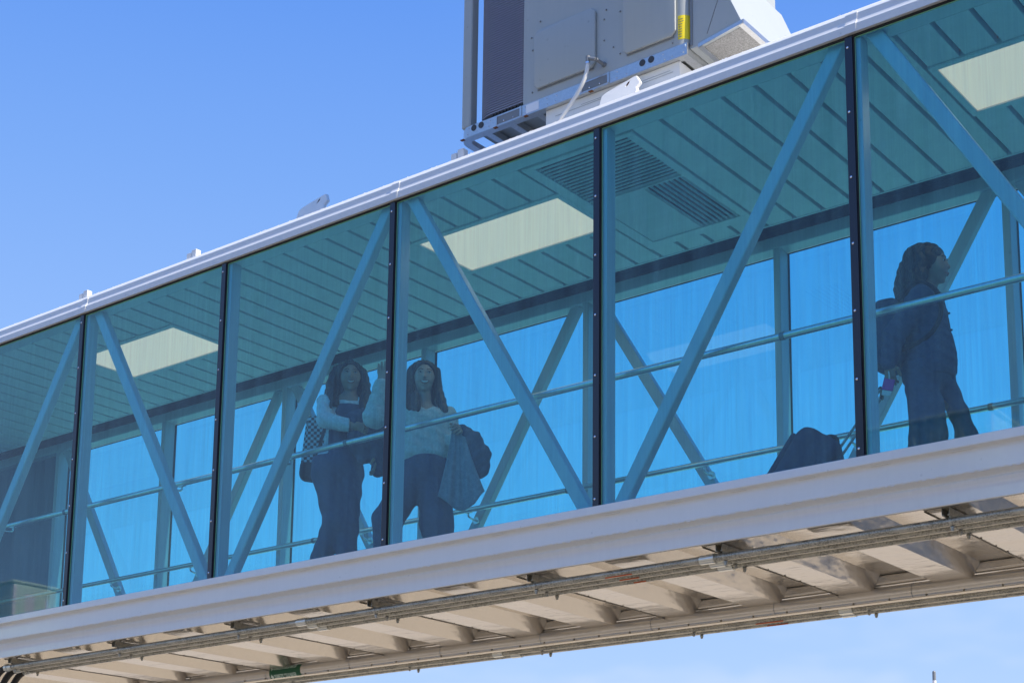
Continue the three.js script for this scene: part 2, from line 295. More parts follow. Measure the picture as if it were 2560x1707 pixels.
for (const i of [-4, -3, -2, 0]) { const x = -1.17 + 1.3 * i; part('roof_clip', [box(x - .05, x - .004, 2.452, 2.535, -.115, -.07, .003), box(x + .004, x + .055, 2.452, 2.55, -.115, -.07, .003), box(x - .05, x + .055, 2.452, 2.50, -.11, -.075, .002)], M.roofWhite, bridge); }
// legs that carry the bridge, beyond the picture's edges
for (const x of [XL + .5, XR - .5]) {
  const c = thing('support_column', x < 0 ? 'white steel column under the solid end of the boarding bridge' : 'white steel column under the terminal end of the boarding bridge', 'column', [x, -H0, -1.1], 'columns under the boarding bridge');
  part('shaft', box(x - .25, x + .25, -H0 + .04, -.33, -1.35, -.85, .03), M.beige, c); part('base_plate', box(x - .45, x + .45, -H0, -H0 + .04, -1.55, -.65, .01), M.galv, c); part('cross_head', box(x - .3, x + .3, -.33, -.19, -2.0, -.14, .01), M.beige, c);
}
{ // the terminal that the bridge leads to, beyond the right edge of the picture
  const t = thing('terminal_building', 'flat roofed pale terminal block at the end of the boarding bridge', 'building', [XR + 6, -H0, -4]);
  part('wall', box(XR + .08, XR + 14, -H0, 5.4, -26, 18), M.beige, t); part('roof', box(XR - .02, XR + 14.2, 5.4, 5.8, -26.3, 18.3, .05), M.roofWhite, t);
  for (let z = -24; z < 17; z += 3.4) if (z > 1 || z < -6) part('window', box(XR + .06, XR + .0795, -.2, 2.6, z, z + 2.8), M.mullion, t);
}
console.log('bridge ready');

// ---------------------------------------------------------------- ceiling lamps and air grille
const lampGlow = new THREE.MeshStandardMaterial({ color: rgb(.8, .78, .72), roughness: .6, emissive: rgb(.72, .32, .21), emissiveIntensity: 1 });
for (const [c, label] of [[-5.78, 'flat white ceiling lamp between the plank rows, far from the air grille'], [-1.945, 'flat white ceiling lamp right beside the ceiling air grille'], [1.89, 'flat white ceiling lamp over the person pulling the suitcase']]) {
  const l = thing('ceiling_light', label, 'ceiling light', [c + .6, 2.30, -.85], 'flat lamps set in the bridge ceiling');
  const x0 = c, x1 = c + 1.204, z0 = -1.128, z1 = -.572;
  part('frame', [box(x0 - .042, x1 + .042, 2.292, 2.336, z1, z1 + .042, .003), box(x0 - .042, x1 + .042, 2.292, 2.336, z0 - .042, z0, .003), box(x0 - .042, x0, 2.292, 2.336, z0, z1, .003), box(x1, x1 + .042, 2.292, 2.336, z0, z1, .003)], M.ceiling, l);
  part('diffuser', box(x0 + .001, x1 - .001, 2.302, 2.312, z0 + .001, z1 - .001), lampGlow, l);
  const a = new THREE.RectAreaLight(rgb(1, .70, .56), .42, 1.19, .545); a.position.set(.002, -.004, 0); a.rotation.x = -Math.PI / 2; l.add(a);
}
{
  const g = thing('air_grille', 'square slatted air grille set in the ceiling planks', 'air grille', [-.27, 2.30, -.85]);
  const X0 = -.700, X1 = .140, Z0 = -1.585, Z1 = -.145, x0 = -.618, x1 = .080, z0 = -1.502, z1 = -.185;
  part('frame', [box(X0, X1, 2.294, 2.330, z1, Z1, .004), box(X0, X1, 2.294, 2.330, Z0, z0, .004), box(X0, x0, 2.294, 2.330, z0, z1, .004), box(x1, X1, 2.294, 2.330, z0, z1, .004), box(x0, x1, 2.296, 2.328, -.802, -.788, .002)], M.ceiling, g);
  part('duct_box', box(X0 + .01, X1 - .01, 2.382, 2.390, Z0 + .01, Z1 - .01), M.shadeLiner, g);
  const sx = uvm(new THREE.BoxGeometry(x1 - x0 - .004, .012, .009).rotateX(.5)), sz = uvm(new THREE.BoxGeometry(.008, .014, .70 - .006).rotateZ(-.6)), sz2 = uvm(new THREE.BoxGeometry(.020, .004, .70 - .006).rotateZ(.28));
  for (let z = z1 - .04; z > -.78; z -= .0385) put('slat', sx, M.ceiling, g, (x0 + x1) / 2, 2.304, z);
  for (let x = x1 - .022; x > -.23; x -= .0385) put('slat', sz, M.ceiling, g, x, 2.305, -1.152);
  for (let x = -.238; x > x0 + .006; x -= .0215) put('slat', sz2, M.ceiling, g, x, 2.304, -1.152);
}

// ---------------------------------------------------------------- rooftop air conditioner
function coilFins(x0, x1, y0, y1, zf, r, pitch) {
  const out = []; const pl = []; pl.push([x1, zf]); for (let i = 0; i <= 6; i++) { const a = Math.PI / 2 + i / 6 * Math.PI / 2; pl.push([x0 + r + Math.cos(a) * r, zf - r + Math.sin(a) * r]); } pl.push([x0, zf - .5]);
  const s = new THREE.Shape(); s.moveTo(pl[0][0], -pl[0][1]); for (const [x, z] of pl.slice(1)) s.lineTo(x, -z); s.lineTo(x0 + .03, -(zf - .5)); for (const [x, z] of pl.slice(1, -1).reverse()) s.lineTo(x + .02, -(z - .03)); s.lineTo(x1, -(zf - .03));
  for (let y = y0; y < y1; y += pitch) { const g = new THREE.ExtrudeGeometry(s, { depth: pitch * .42, bevelEnabled: false }); g.rotateX(-Math.PI / 2); g.translate(0, y, 0); out.push(g); } return out;
}
{
  const ac = thing('rooftop_air_conditioner', 'tall grey air conditioning unit standing on the bridge roof', 'air conditioner', [-.35, 2.47, -.8]);
  const zf = -.2, T = 4.35, zb = -1.28;
  part('curb', [prismX([[-.235, 2.465], [-.235, 2.698], [-1.9, 2.698], [-1.9, 2.47]], -.575, .425, .2)], M.curb, ac);
  part('curb_seam', [box(-.50, .38, 2.640, 2.643, -.2345, -.2325), box(-.30, -.05, 2.652, 2.6545, -.2345, -.2325), box(.10, .36, 2.655, 2.6575, -.2345, -.2325)], M.acGrey, ac);
  // base frame: rounded left end
  const ring = (o, z0 = zf, z1 = zb) => { const p = []; const r = .10 - o; p.push([.500 - o, z0 - o]); for (let i = 0; i <= 6; i++) { const a = Math.PI / 2 + i / 6 * Math.PI / 2; p.push([-1.285 + .10 + Math.cos(a) * r, z0 - .10 + Math.sin(a) * r]); } for (let i = 0; i <= 6; i++) { const a = Math.PI + i / 6 * Math.PI / 2; p.push([-1.285 + .10 + Math.cos(a) * r, z1 + .10 + Math.sin(a) * r]); } p.push([.500 - o, z1 + o]); return p; };
  const hollow = (o, y0, y1) => { const s = new THREE.Shape(ring(0).map(([x, z]) => new THREE.Vector2(x, -z))); s.holes.push(new THREE.Path(ring(o).map(([x, z]) => new THREE.Vector2(x, -z)))); const g = new THREE.ExtrudeGeometry(s, { depth: y1 - y0, bevelEnabled: false }); g.rotateX(-Math.PI / 2); return toCreasedNormals(g.translate(0, y0, 0), .6); };
  const base = part('base_rail', [hollow(.004, 2.704, 2.776), hollow(.055, 2.700, 2.7035)], M.galvBright, ac);
  for (const x of [.183, .247, -1.143, -1.081]) part('fork_hole', new THREE.CylinderGeometry(.0215, .0215, .004, 20).rotateX(Math.PI / 2).translate(x, 2.752, zf + .0005), M.acDark, base);
  for (const [a, b] of [[-.945, -.757], [-.268, -.072]]) { part('open_bay', [box(a, b, 2.712, 2.764, zf - .001, zf + .0012)], M.pvc, base); part('bay_lip', [box(a - .006, a, 2.710, 2.770, zf, zf + .006), box(b, b + .012, 2.706, 2.775, zf, zf + .007), box(a, b, 2.764, 2.772, zf, zf + .004)], M.galvBright, base); for (let i = 0; i < 2; i++) part('bolt', new THREE.SphereGeometry(.006, 8, 6).translate(lerp(a, b, .3 + .4 * i), 2.722, zf + .003), M.screw, base); }
  part('sticker', box(-.709, -.606, 2.712, 2.768, zf, zf + .0015), M.sticker, base);
  { const l = []; for (const x of [-1.2, -1.02, -.73, -.55, -.48, -.02, .05, .33, .38, .47]) for (const y of [2.72, 2.757]) if (rr() < .7) l.push(new THREE.SphereGeometry(.0045, 6, 4).translate(x + rr() * .02, y, zf + .001)); part('rivet', l, M.screw, base).userData.kind = 'stuff'; }
  for (const x of [-1.26, -.98, -.73, -.22]) part('rust_stain', box(x, x + .03, 2.6985, 2.7025, zf - .02, zf + .0008), M.rust, base);
  for (const x of [-1.10, -.90, -.68]) part('cross_member', box(x, x + .05, 2.715, 2.76, zb + .05, zf - .056, .003), M.galvBright, base);
  part('drip_pan', box(-1.2, .48, 2.7765, 2.786, zb + .03, zf - .02), M.acGrey, base);
  // corner post and coil
  part('corner_post', [box(-1.255, -1.178, 2.776, T, zf - .075, zf - .003, .012)], M.acGrey, ac); part('corner_post', box(-1.255, -1.178, 2.776, T, zb + .003, zb + .075, .012), M.acGrey, ac);
  part('coil', box(-1.13, -.74, 2.787, T - .05, zf - .5, zf - .045, .05), M.acDark, ac);
  { const o = part('coil_fins', coilFins(-1.168, -.736, 2.806, T - .05, zf - .006, .16, .0165), M.fin, ac); o.userData.kind = 'stuff'; }
  { const l = []; for (let x = -1.0; x < -.745; x += .027) l.push(box(x, x + .012, 2.788, 2.803, zf - .02, zf - .006, .002)); part('coil_comb', l, M.acDark, ac); }
  part('fan_guard', [new THREE.TorusGeometry(.12, .012, 6, 24).translate(-1.0, 3.68, zf - .55), rod([-1.14, 3.68, zf - .55], [-.86, 3.68, zf - .55], .02)], M.rust, ac);
  // casing with a rounded corner on the right
  const pl = [[-.735, zf - .002], [.44, zf - .002]]; for (let i = 1; i <= 8; i++) { const a = Math.PI / 2 - i / 8 * Math.PI / 2; pl.push([.44 + Math.cos(a) * .06, zf - .062 + Math.sin(a) * .06]); } pl.push([.50, zb + .01], [-.735, zb + .01]);
  part('casing', prismY(pl, 2.778, T), M.acGrey, ac); part('lid', box(-1.29, .54, T, T + .05, zb - .03, zf + .03, .02), M.acGrey, ac);
  const panel = (x0, x1, y0, y1) => { const r = .03, s = [[x0 + r, y0], [x1 - r, y0], [x1, y0 + r], [x1, y1 - r], [x1 - r, y1], [x0 + r, y1], [x0, y1 - r], [x0, y0 + r]]; const p = part('access_panel', prismZ(s, zf - .001, zf + .020, .008), M.acGrey, ac); part('seal', [box(x0 + .02, x1 - .02, y0 - .008, y0 + .004, zf - .001, zf + .004, .002)], M.pvc, p); return p; };
  panel(-.636, -.158, 2.842, 3.242); panel(.050, .430, 2.842, 4.15);
  { const sg = uvm(new THREE.SphereGeometry(.006, 8, 6).scale(1, 1, .6)); for (const [x, y] of [[-.10, 3.0], [-.085, 3.2], [-.66, 3.13], [-.66, 2.84], [-.67, 3.22], [-.60, 3.31], [-.14, 3.31], [-.03, 2.93], [.02, 3.15], [.02, 2.87], [-.10, 3.14], [.40, 2.805]]) put('screw', sg, M.pvc, ac, x, y, zf + .001); }
  // yellow notice wrapped round the corner
  { const o = []; const rO = .0612, q = []; q.push([.438, zf - .001]); for (let i = 0; i <= 8; i++) { const a = Math.PI / 2 - i / 8 * Math.PI / 2; q.push([.44 + Math.cos(a) * rO, zf - .062 + Math.sin(a) * rO]); } q.push([.5012, zf - .11]); const inner = q.map(([x, z]) => [x - .004, z - .004]).reverse(); o.push(prismY([...q, ...inner], 2.812, 2.966)); const y = part('warning_label', o, M.yellow, ac, 'yellow notice wrapped round the rounded corner'); const bl = []; for (let i = 0; i < 8; i++) bl.push(box(.442, .462 + rr() * .02, 2.826 + i * .016, 2.829 + i * .016, zf - .002, zf + .0004)); part('print_line', bl, M.pvc, y); }
  // rain hood on the right side, filter below
  const hp = [[.503, 2.745], [.560, 2.742], [.858, 2.788], [.782, 2.958], [.60, 3.40], [.503, 3.46]];
  const hood = part('intake_hood', [prismZ(hp, -1.17, -.232, 0, [], .2)], M.acGrey, ac);
  const slope = (x) => 2.742 + (x - .56) * .1544;
  part('filter', prismZ([[.585, slope(.585) - .0025], [.835, slope(.835) - .0025], [.835, slope(.835) + .004], [.585, slope(.585) + .004]], -1.14, -.262), M.filter, hood);
  part('filter_frame', [prismZ([[.56, slope(.56) - .008], [.862, slope(.862) - .008], [.862, slope(.862) + .016], [.56, slope(.56) + .016]], -.2315, -.2275), prismZ([[.835, slope(.835) - .009], [.866, slope(.866) - .009], [.866, slope(.866) + .02], [.835, slope(.835) + .02]], -1.17, -.233), prismZ([[.56, slope(.56) - .009], [.586, slope(.586) - .009], [.586, slope(.586)], [.56, slope(.56)]], -1.17, -.233)], M.galvBright, hood);
  part('hood_seam', [rod([.62, 2.80, -.231], [.70, 3.0, -.231], .002, 6), box(.506, .522, 2.76, 3.45, -.2315, -.226, .002)], M.pvc, hood);
  // drain: grey elbow and a white hose
  const dr = part('drain_pipe', [rod([-.10, 2.838, zf], [-.112, 2.845, -.13], .0115), rod([-.112, 2.845, -.13], [-.172, 2.872, -.13], .0115), rod([-.172, 2.885, -.13], [-.172, 2.845, -.13], .0145), new THREE.SphereGeometry(.0145, 10, 8).translate(-.172, 2.876, -.13), rod([-.10, 2.838, zf - .002], [-.1005, 2.8385, zf + .006], .017)], M.pvc, ac);
  part('hose_clip', rod([-.172, 2.846, -.13], [-.172, 2.834, -.13], .0155), M.screw, dr);
  part('drain_hose', tube([[-.172, 2.842, -.13], [-.178, 2.79, -.128], [-.205, 2.72, -.125], [-.255, 2.65, -.122], [-.315, 2.585, -.12], [-.375, 2.53, -.125], [-.43, 2.475, -.15]], .0125, 50, 12), M.hoseWhite, dr);
}
console.log('air conditioner ready');

// ---------------------------------------------------------------- pipes under the bridge
const yp = -.370, rp = .0225, STX = i => .718 + .0205 - 1.3 * i;
const strutGeo = (() => { // open channel, along z, top at y 0
  const w = .041, t = .0026, h = .041; const p = [[0, 0], [w, 0], [w, -h], [w - .011, -h], [w - .011, -h + t], [w - t, -h + t], [w - t, -t], [t, -t], [t, -h + t], [.011, -h + t], [.011, -h], [0, -h]];
  return z => uvm(prismZ(p.map(([x, y]) => [x - w / 2, y]), -z, 0, 0, [], .1)); })();
const clampGeo = uvm(merge([new THREE.TorusGeometry(.0235, .0022, 6, 20, Math.PI * 1.9).scale(1, 1, 5).rotateY(Math.PI / 2).translate(0, 0, 0), box(-.011, .011, .016, .030, -.015, .015, .002)]));
const nutGeo = uvm(merge([rod([0, -.024, 0], [0, -.050, 0], .0045, 8), new THREE.CylinderGeometry(.013, .013, .006, 14).translate(0, -.030, 0), new THREE.CylinderGeometry(.010, .009, .014, 6).translate(0, -.040, 0), box(-.007, .007, -.034, -.018, -.003, .003)]));
function hanger(i, far) {
  const x = STX(i), zs = far ? [-1.87, -1.97] : [-.15, -.25, -.35], z1 = far ? -1.825 : -.10;
  const beside = far ? { '-2': 'past the last seam of the tan pipe', '-1': 'right of the last coupling', 0: 'beside the pipe couplings', 1: 'left of the orange pipe stripe', 2: 'beside the couplings under the waving person', 3: 'under the person with the checked bag', 4: 'next to the green pipe marker', 5: 'past the green pipe marker' }[i] : { '-2': 'past the walking person', '-1': 'below the walking person', 0: 'beside the pipe couplings, below the suitcase', 1: 'left of the orange pipe stripes', 2: 'below the waving person', 3: 'below the person with the checked bag', 4: 'between the hose ends and the checked bag', 5: 'at the black hose ends' }[i];
  const o = thing('pipe_hanger', (far ? 'hanger with two clamps on the far pipes, ' : 'hanger with three pipe clamps, ') + beside, 'pipe hanger', [x, -.347, (z1 + zs[zs.length - 1]) / 2], far ? 'hangers of the two far pipes' : 'hangers of the three near pipes');
  put('channel', strutGeo(far ? .22 : .34), M.strut, o, x, -.3055, z1);
  part('drop_rod', [rod([x, far ? -.24 : -.29, z1 - .06], [x, -.306, z1 - .06], .008, 8), rod([x, far ? -.24 : -.29, z1 - (far ? .17 : .29)], [x, -.306, z1 - (far ? .17 : .29)], .008, 8)], M.strut, o);
  for (const z of zs) { const c = put('clamp', clampGeo, M.galv, o, x + .012, yp, z); const n = new THREE.Mesh(nutGeo, M.galv); n.name = 'clamp_bolt'; n.castShadow = n.receiveShadow = true; c.add(n); }
}
for (let i = -2; i <= 5; i++) hanger(i, false);
for (let i = -2; i <= 5; i++) hanger(i, true);
[[-.15, 'galvanised steel pipe right under the near sill, outermost of three', .645], [-.25, 'galvanised steel pipe, the middle one of the three near pipes', .648], [-.35, 'galvanised steel pipe, innermost of the three near pipes', .64]].forEach(([z, label, jc], n) => {
  const x0 = -5.80 - .02 * n, p = thing('steel_pipe', label, 'pipe', [-1.2, yp, z], 'pipes hung under the bridge');
  part('barrel', rod([x0, yp, z], [XR - .4, yp, z], rp, 20), M.galv, p);
  for (const x of [jc, jc - 3.16, jc + 3.2]) part('coupling', [rod([x - .05, yp, z], [x + .035, yp, z], rp + .0045, 20), rod([x + .035, yp, z], [x + .042, yp, z], rp + .006, 20)], n === 0 ? M.coupling : M.coupling, p);
  part('end_fitting', [rod([x0 - .065, yp, z], [x0 + .01, yp, z], rp + .003, 20), rod([x0 - .075, yp, z], [x0 - .045, yp, z], rp + .010, 8)], M.coupling, p);
  part('paint_stripe', [tube([[-.04 + .03 * n, yp - .0195, z + .0125], [.05 + .02 * n, yp - .0193, z + .0127], [.145 - .02 * n, yp - .0195, z + .0125]], .0045, 6, 6)], M.orange, p, 'orange paint stripe');
  const h = thing('flexible_hose', ['black ribbed hose drooping from the outermost near pipe', 'black ribbed hose drooping from the middle near pipe', 'black ribbed hose drooping from the innermost near pipe'][n], 'hose', [x0 - .3, yp - .2, z], 'black hoses at the pipe ends');
  const path = [[x0 - .05, yp, z], [x0 - .13, yp - .012, z], [x0 - .22, yp - .06, z - .01], [x0 - .31, yp - .16, z - .02], [x0 - .36, yp - .30, z - .03], [x0 - .38, yp - .48, z - .04], [x0 - .44, yp - .62, z - .06], [x0 - .58, yp - .70, z - .08], [x0 - .9, yp - .62, z - .10], [x0 - 1.2, yp - .3, z - .12], [x0 - 1.35, -.29, z - .12]];
  part('sleeve', tube(path, .024, 90, 14), M.hose, h);
  { const c = new THREE.CatmullRomCurve3(path.map(q => new THREE.Vector3(...q))), l = []; for (let i = 1; i < 60; i++) { const t = i / 110, q = c.getPointAt(t), d = c.getTangentAt(t); const g = new THREE.TorusGeometry(.0245, .0022, 5, 14); g.applyQuaternion(new THREE.Quaternion().setFromUnitVectors(new THREE.Vector3(0, 0, 1), d)); l.push(g.translate(q.x, q.y, q.z)); } part('rib', l, M.hose, h); }
});
[[-1.87, 'galvanised steel pipe beside the tan insulated pipe'], [-1.97, 'galvanised steel pipe on the outer edge of the far side, beyond its twin']].forEach(([z, label], n) => {
  const p = thing('steel_pipe', label, 'pipe', [-1.2, yp, z], 'pipes hung under the bridge');
  part('barrel', rod([-8.5, yp, z], [XR - .4, yp, z], rp, 20), M.galv, p);
  for (const x of [.60 - .03 * n, -2.25 + .09 * n, -5.4]) part('coupling', [rod([x - .05, yp, z], [x + .035, yp, z], rp + .0045, 20), rod([x + .035, yp, z], [x + .042, yp, z], rp + .006, 20)], M.coupling, p);
  part('paint_stripe', tube([[-.06 + .03 * n, yp - .0195, z + .0125], [.145 - .02 * n, yp - .0195, z + .0125]], .0045, 6, 6), M.orange, p, 'orange paint stripe');
});
{ // insulated water pipe with its jacket, seams, screws and the green marker
  const y = -.328, z = -1.765, r = .052; const p = thing('insulated_pipe', 'thick tan jacketed water pipe with rows of screws along the far side', 'pipe', [-1.5, y, z]);
  part('jacket', rod([-8.6, y, z], [XR - .4, y, z], r, 36), M.jacket, p);
  part('lap_seam', [prismX([[z + r * Math.cos(-1.02) - .002, y + r * Math.sin(-1.02)], [z + (r + .003) * Math.cos(-1.02), y + (r + .003) * Math.sin(-1.02)], [z + (r + .003) * Math.cos(-1.35), y + (r + .003) * Math.sin(-1.35)], [z + r * Math.cos(-1.35), y + r * Math.sin(-1.35) + .002]], -8.6, XR - .4, .1)], M.jacket, p);
  for (let x = -7.47; x < 4; x += .953) part('seam', rod([x, y, z], [x + .004, y, z], r + .0012, 36), M.pvc, p);
  for (let x = -7.3; x < 3.4; x += .243) { const a = -.80 + (rr() - .5) * .08, xx = x + (rr() - .5) * .03; part('screw', rod([xx, y + r * Math.sin(a), z + r * Math.cos(a)], [xx, y + (r + .006) * Math.sin(a), z + (r + .006) * Math.cos(a)], .0065, 8), M.bolt, p); }
  for (let x = -7; x < 6; x += 2.6) part('strap', box(x, x + .03, y + r - .01, -.265, z - .03, z + .02), M.strut, p);
  const t = textTexture(g => {
    g.fillStyle = '#0e5c3a'; g.fillRect(0, 0, 1024, 256); g.fillStyle = '#dfeee2';
    for (const oy of [-110, 0, 110]) { g.font = 'bold 62px sans-serif'; g.textBaseline = 'middle'; g.save(); g.translate(150, 141 + oy); g.scale(1.02, 1.15); g.fillText('DOMESTIC COLD WATER', 0, 0, 800); g.restore(); g.beginPath(); g.moveTo(30, 141 + oy); g.lineTo(80, 103 + oy); g.lineTo(80, 123 + oy); g.lineTo(122, 123 + oy); g.lineTo(122, 159 + oy); g.lineTo(80, 159 + oy); g.lineTo(80, 179 + oy); g.closePath(); g.fill(); }
  });
  const gm = new THREE.MeshStandardMaterial({ map: t, roughness: .45 });
  const x0 = -4.565, x1 = -4.205, N = 24, pos = [], nor = [], uv = [], idx = [];
  for (let i = 0; i <= N; i++) { const a = lerp(-2.2, 1.1, i / N); for (const s of [0, 1]) { pos.push(lerp(x0, x1, s) + 1.5, (r + .0022) * Math.sin(a), (r + .0022) * Math.cos(a)); nor.push(0, Math.sin(a), Math.cos(a)); uv.push(s, i / N); } if (i < N) { const q = i * 2; idx.push(q, q + 1, q + 2, q + 1, q + 3, q + 2); } }
  const g = new THREE.BufferGeometry(); g.setAttribute('position', new THREE.Float32BufferAttribute(pos, 3)); g.setAttribute('normal', new THREE.Float32BufferAttribute(nor, 3)); g.setAttribute('uv', new THREE.Float32BufferAttribute(uv, 2)); g.setIndex(idx);
  const o = new THREE.Mesh(g, gm); o.name = 'pipe_marker'; o.userData.label = 'green pipe marker lettered in white with an arrow'; o.castShadow = o.receiveShadow = true; p.add(o);
}
console.log('pipes ready');

// ---------------------------------------------------------------- things beyond: mast, and the neighbouring bridge that the panes mirror
{
  const d = new THREE.Vector3(-.409, .156, -.928).multiplyScalar(60), x = 5.0482 + d.x, z = 6.9333 + d.z, y1 = -2.2981 + d.y;
  const m = thing('mast', 'slender white mast top rising into the sky below the bridge', 'mast', [x, -H0, z]);
  part('pole', rod([x, -H0, z], [x, y1 - .32, z], .16, 20, .075), M.roofWhite, m); part('mast_cap', [rod([x, y1 - .32, z], [x, y1, z], .068, 16), new THREE.SphereGeometry(.068, 14, 8).translate(x, y1, z)], M.pvc, m);
  part('bracket', box(x - .30, x - .07, y1 - .75, y1 - .60, z - .04, z + .04, .01), M.galv, m);
}
{
  const z0 = 11.4, z1 = 13.9, n = thing('neighbouring_bridge', 'white roofed boarding bridge across the apron, seen only mirrored in the windows', 'boarding bridge', [-12, -H0, 12.6]);
  part('body', box(-34, 6, -1.0, 1.2, z0 + .05, z1 - .05), M.beige, n); part('roof', box(-34.1, 6.1, 1.2, 1.5, z0, z1, .05), M.roofWhite, n); part('underframe', box(-34, 6, -1.35, -1, z0, z1, .05), M.beige, n);
  for (let x = -33; x < 5; x += 2.1) part('window', box(x, x + 1.9, -.8, 1.0, z0 + .04, z0 + .0495), M.mullion, n);
  for (const x of [-33, -12, 5]) part('column', box(x - .3, x + .3, -H0, -1.35, 12.3, 12.9, .03), M.beige, n);
  for (const [x, top_, w, label] of [[-24.1, 4.765, 2.6, 'green grey box unit with white stickers mirrored in the leftmost pane'], [-2.38, 4.352, 1.95, 'green grey box unit mirrored at the feet of the walking person']]) {
    const u = thing('mirrored_air_conditioner', label, 'air conditioner', [x - w / 2, 1.5, 12.55], 'units on the neighbouring roof');
    part('curb', box(x - w + .2, x - .2, 1.5, 1.75, 12.1, 13.0), M.curb, u);
    part('casing', box(x - w, x, 1.75, top_ - .06, 12.0, 13.1, .07), M.mirror ?? (M.mirror = phys(rgb(.66, .88, .68), .4, { map: paintTex })), u); part('lid', box(x - w - .02, x + .02, top_ - .06, top_, 11.98, 13.12, .025), M.mirror, u);
    part('corner_strip', box(x - .03, x + .012, 3.0, top_ - .1, 12.01, 12.09, .01), M.sticker, u);
    for (const [a, b, c, d] of [[.30, .52, 4.1, 4.5], [.78, .86, 3.9, 4.45]]) part('sticker', box(x, x + .004, c * top_ / 4.765, d * top_ / 4.765, 12 + a, 12 + b), M.sticker, u);
    for (const f of [.2, .55]) part('access_panel', box(x - w + w * f, x - w + w * (f + .25), 3.2, top_ - .25, 11.985, 12.0, .006), M.mirror, u);
  }
}

// ---------------------------------------------------------------- people: fields meshed as one surface
const V = (a, b) => [a[0] - b[0], a[1] - b[1], a[2] - b[2]];
function sdCap(a, b, ra, rb = ra) { const d = V(b, a), L = d[0] * d[0] + d[1] * d[1] + d[2] * d[2] || 1e-9; return (x, y, z) => { const px = x - a[0], py = y - a[1], pz = z - a[2], t = clamp((px * d[0] + py * d[1] + pz * d[2]) / L, 0, 1); return Math.hypot(px - d[0] * t, py - d[1] * t, pz - d[2] * t) - lerp(ra, rb, t); }; }
function sdEll(c, r) { return (x, y, z) => { const a = (x - c[0]) / r[0], b = (y - c[1]) / r[1], e = (z - c[2]) / r[2], k = Math.hypot(a, b, e), q = Math.hypot(a / r[0], b / r[1], e / r[2]); return q < 1e-6 ? -Math.min(...r) : k * (k - 1) / q; }; }
function sdBox(c, h, r, turn = 0) { const cs = Math.cos(turn), sn = Math.sin(turn); return (x, y, z) => { const px = x - c[0], py = y - c[1]; const X = Math.abs(px * cs + py * sn) - h[0] + r, Y = Math.abs(-px * sn + py * cs) - h[1] + r, Z = Math.abs(z - c[2]) - h[2] + r; return Math.hypot(Math.max(X, 0), Math.max(Y, 0), Math.max(Z, 0)) + Math.min(Math.max(X, Y, Z), 0) - r; }; }
const smin = (a, b, k) => { const h = clamp(.5 + .5 * (b - a) / k, 0, 1); return lerp(b, a, h) - k * h * (1 - h); };
const U = (k, ...f) => (x, y, z) => { let d = f[0](x, y, z); for (let i = 1; i < f.length; i++) d = smin(d, f[i](x, y, z), k); return d; };
const sub = (f, g, k = .006) => (x, y, z) => -smin(-f(x, y, z), g(x, y, z), k);
const both = (f, g) => (x, y, z) => Math.max(f(x, y, z), g(x, y, z));
const grow = (f, t) => (x, y, z) => f(x, y, z) - t;
const chain = (pts, rs, k = .01) => U(k, ...pts.slice(1).map((p, i) => sdCap(pts[i], p, rs[i], rs[i + 1])));
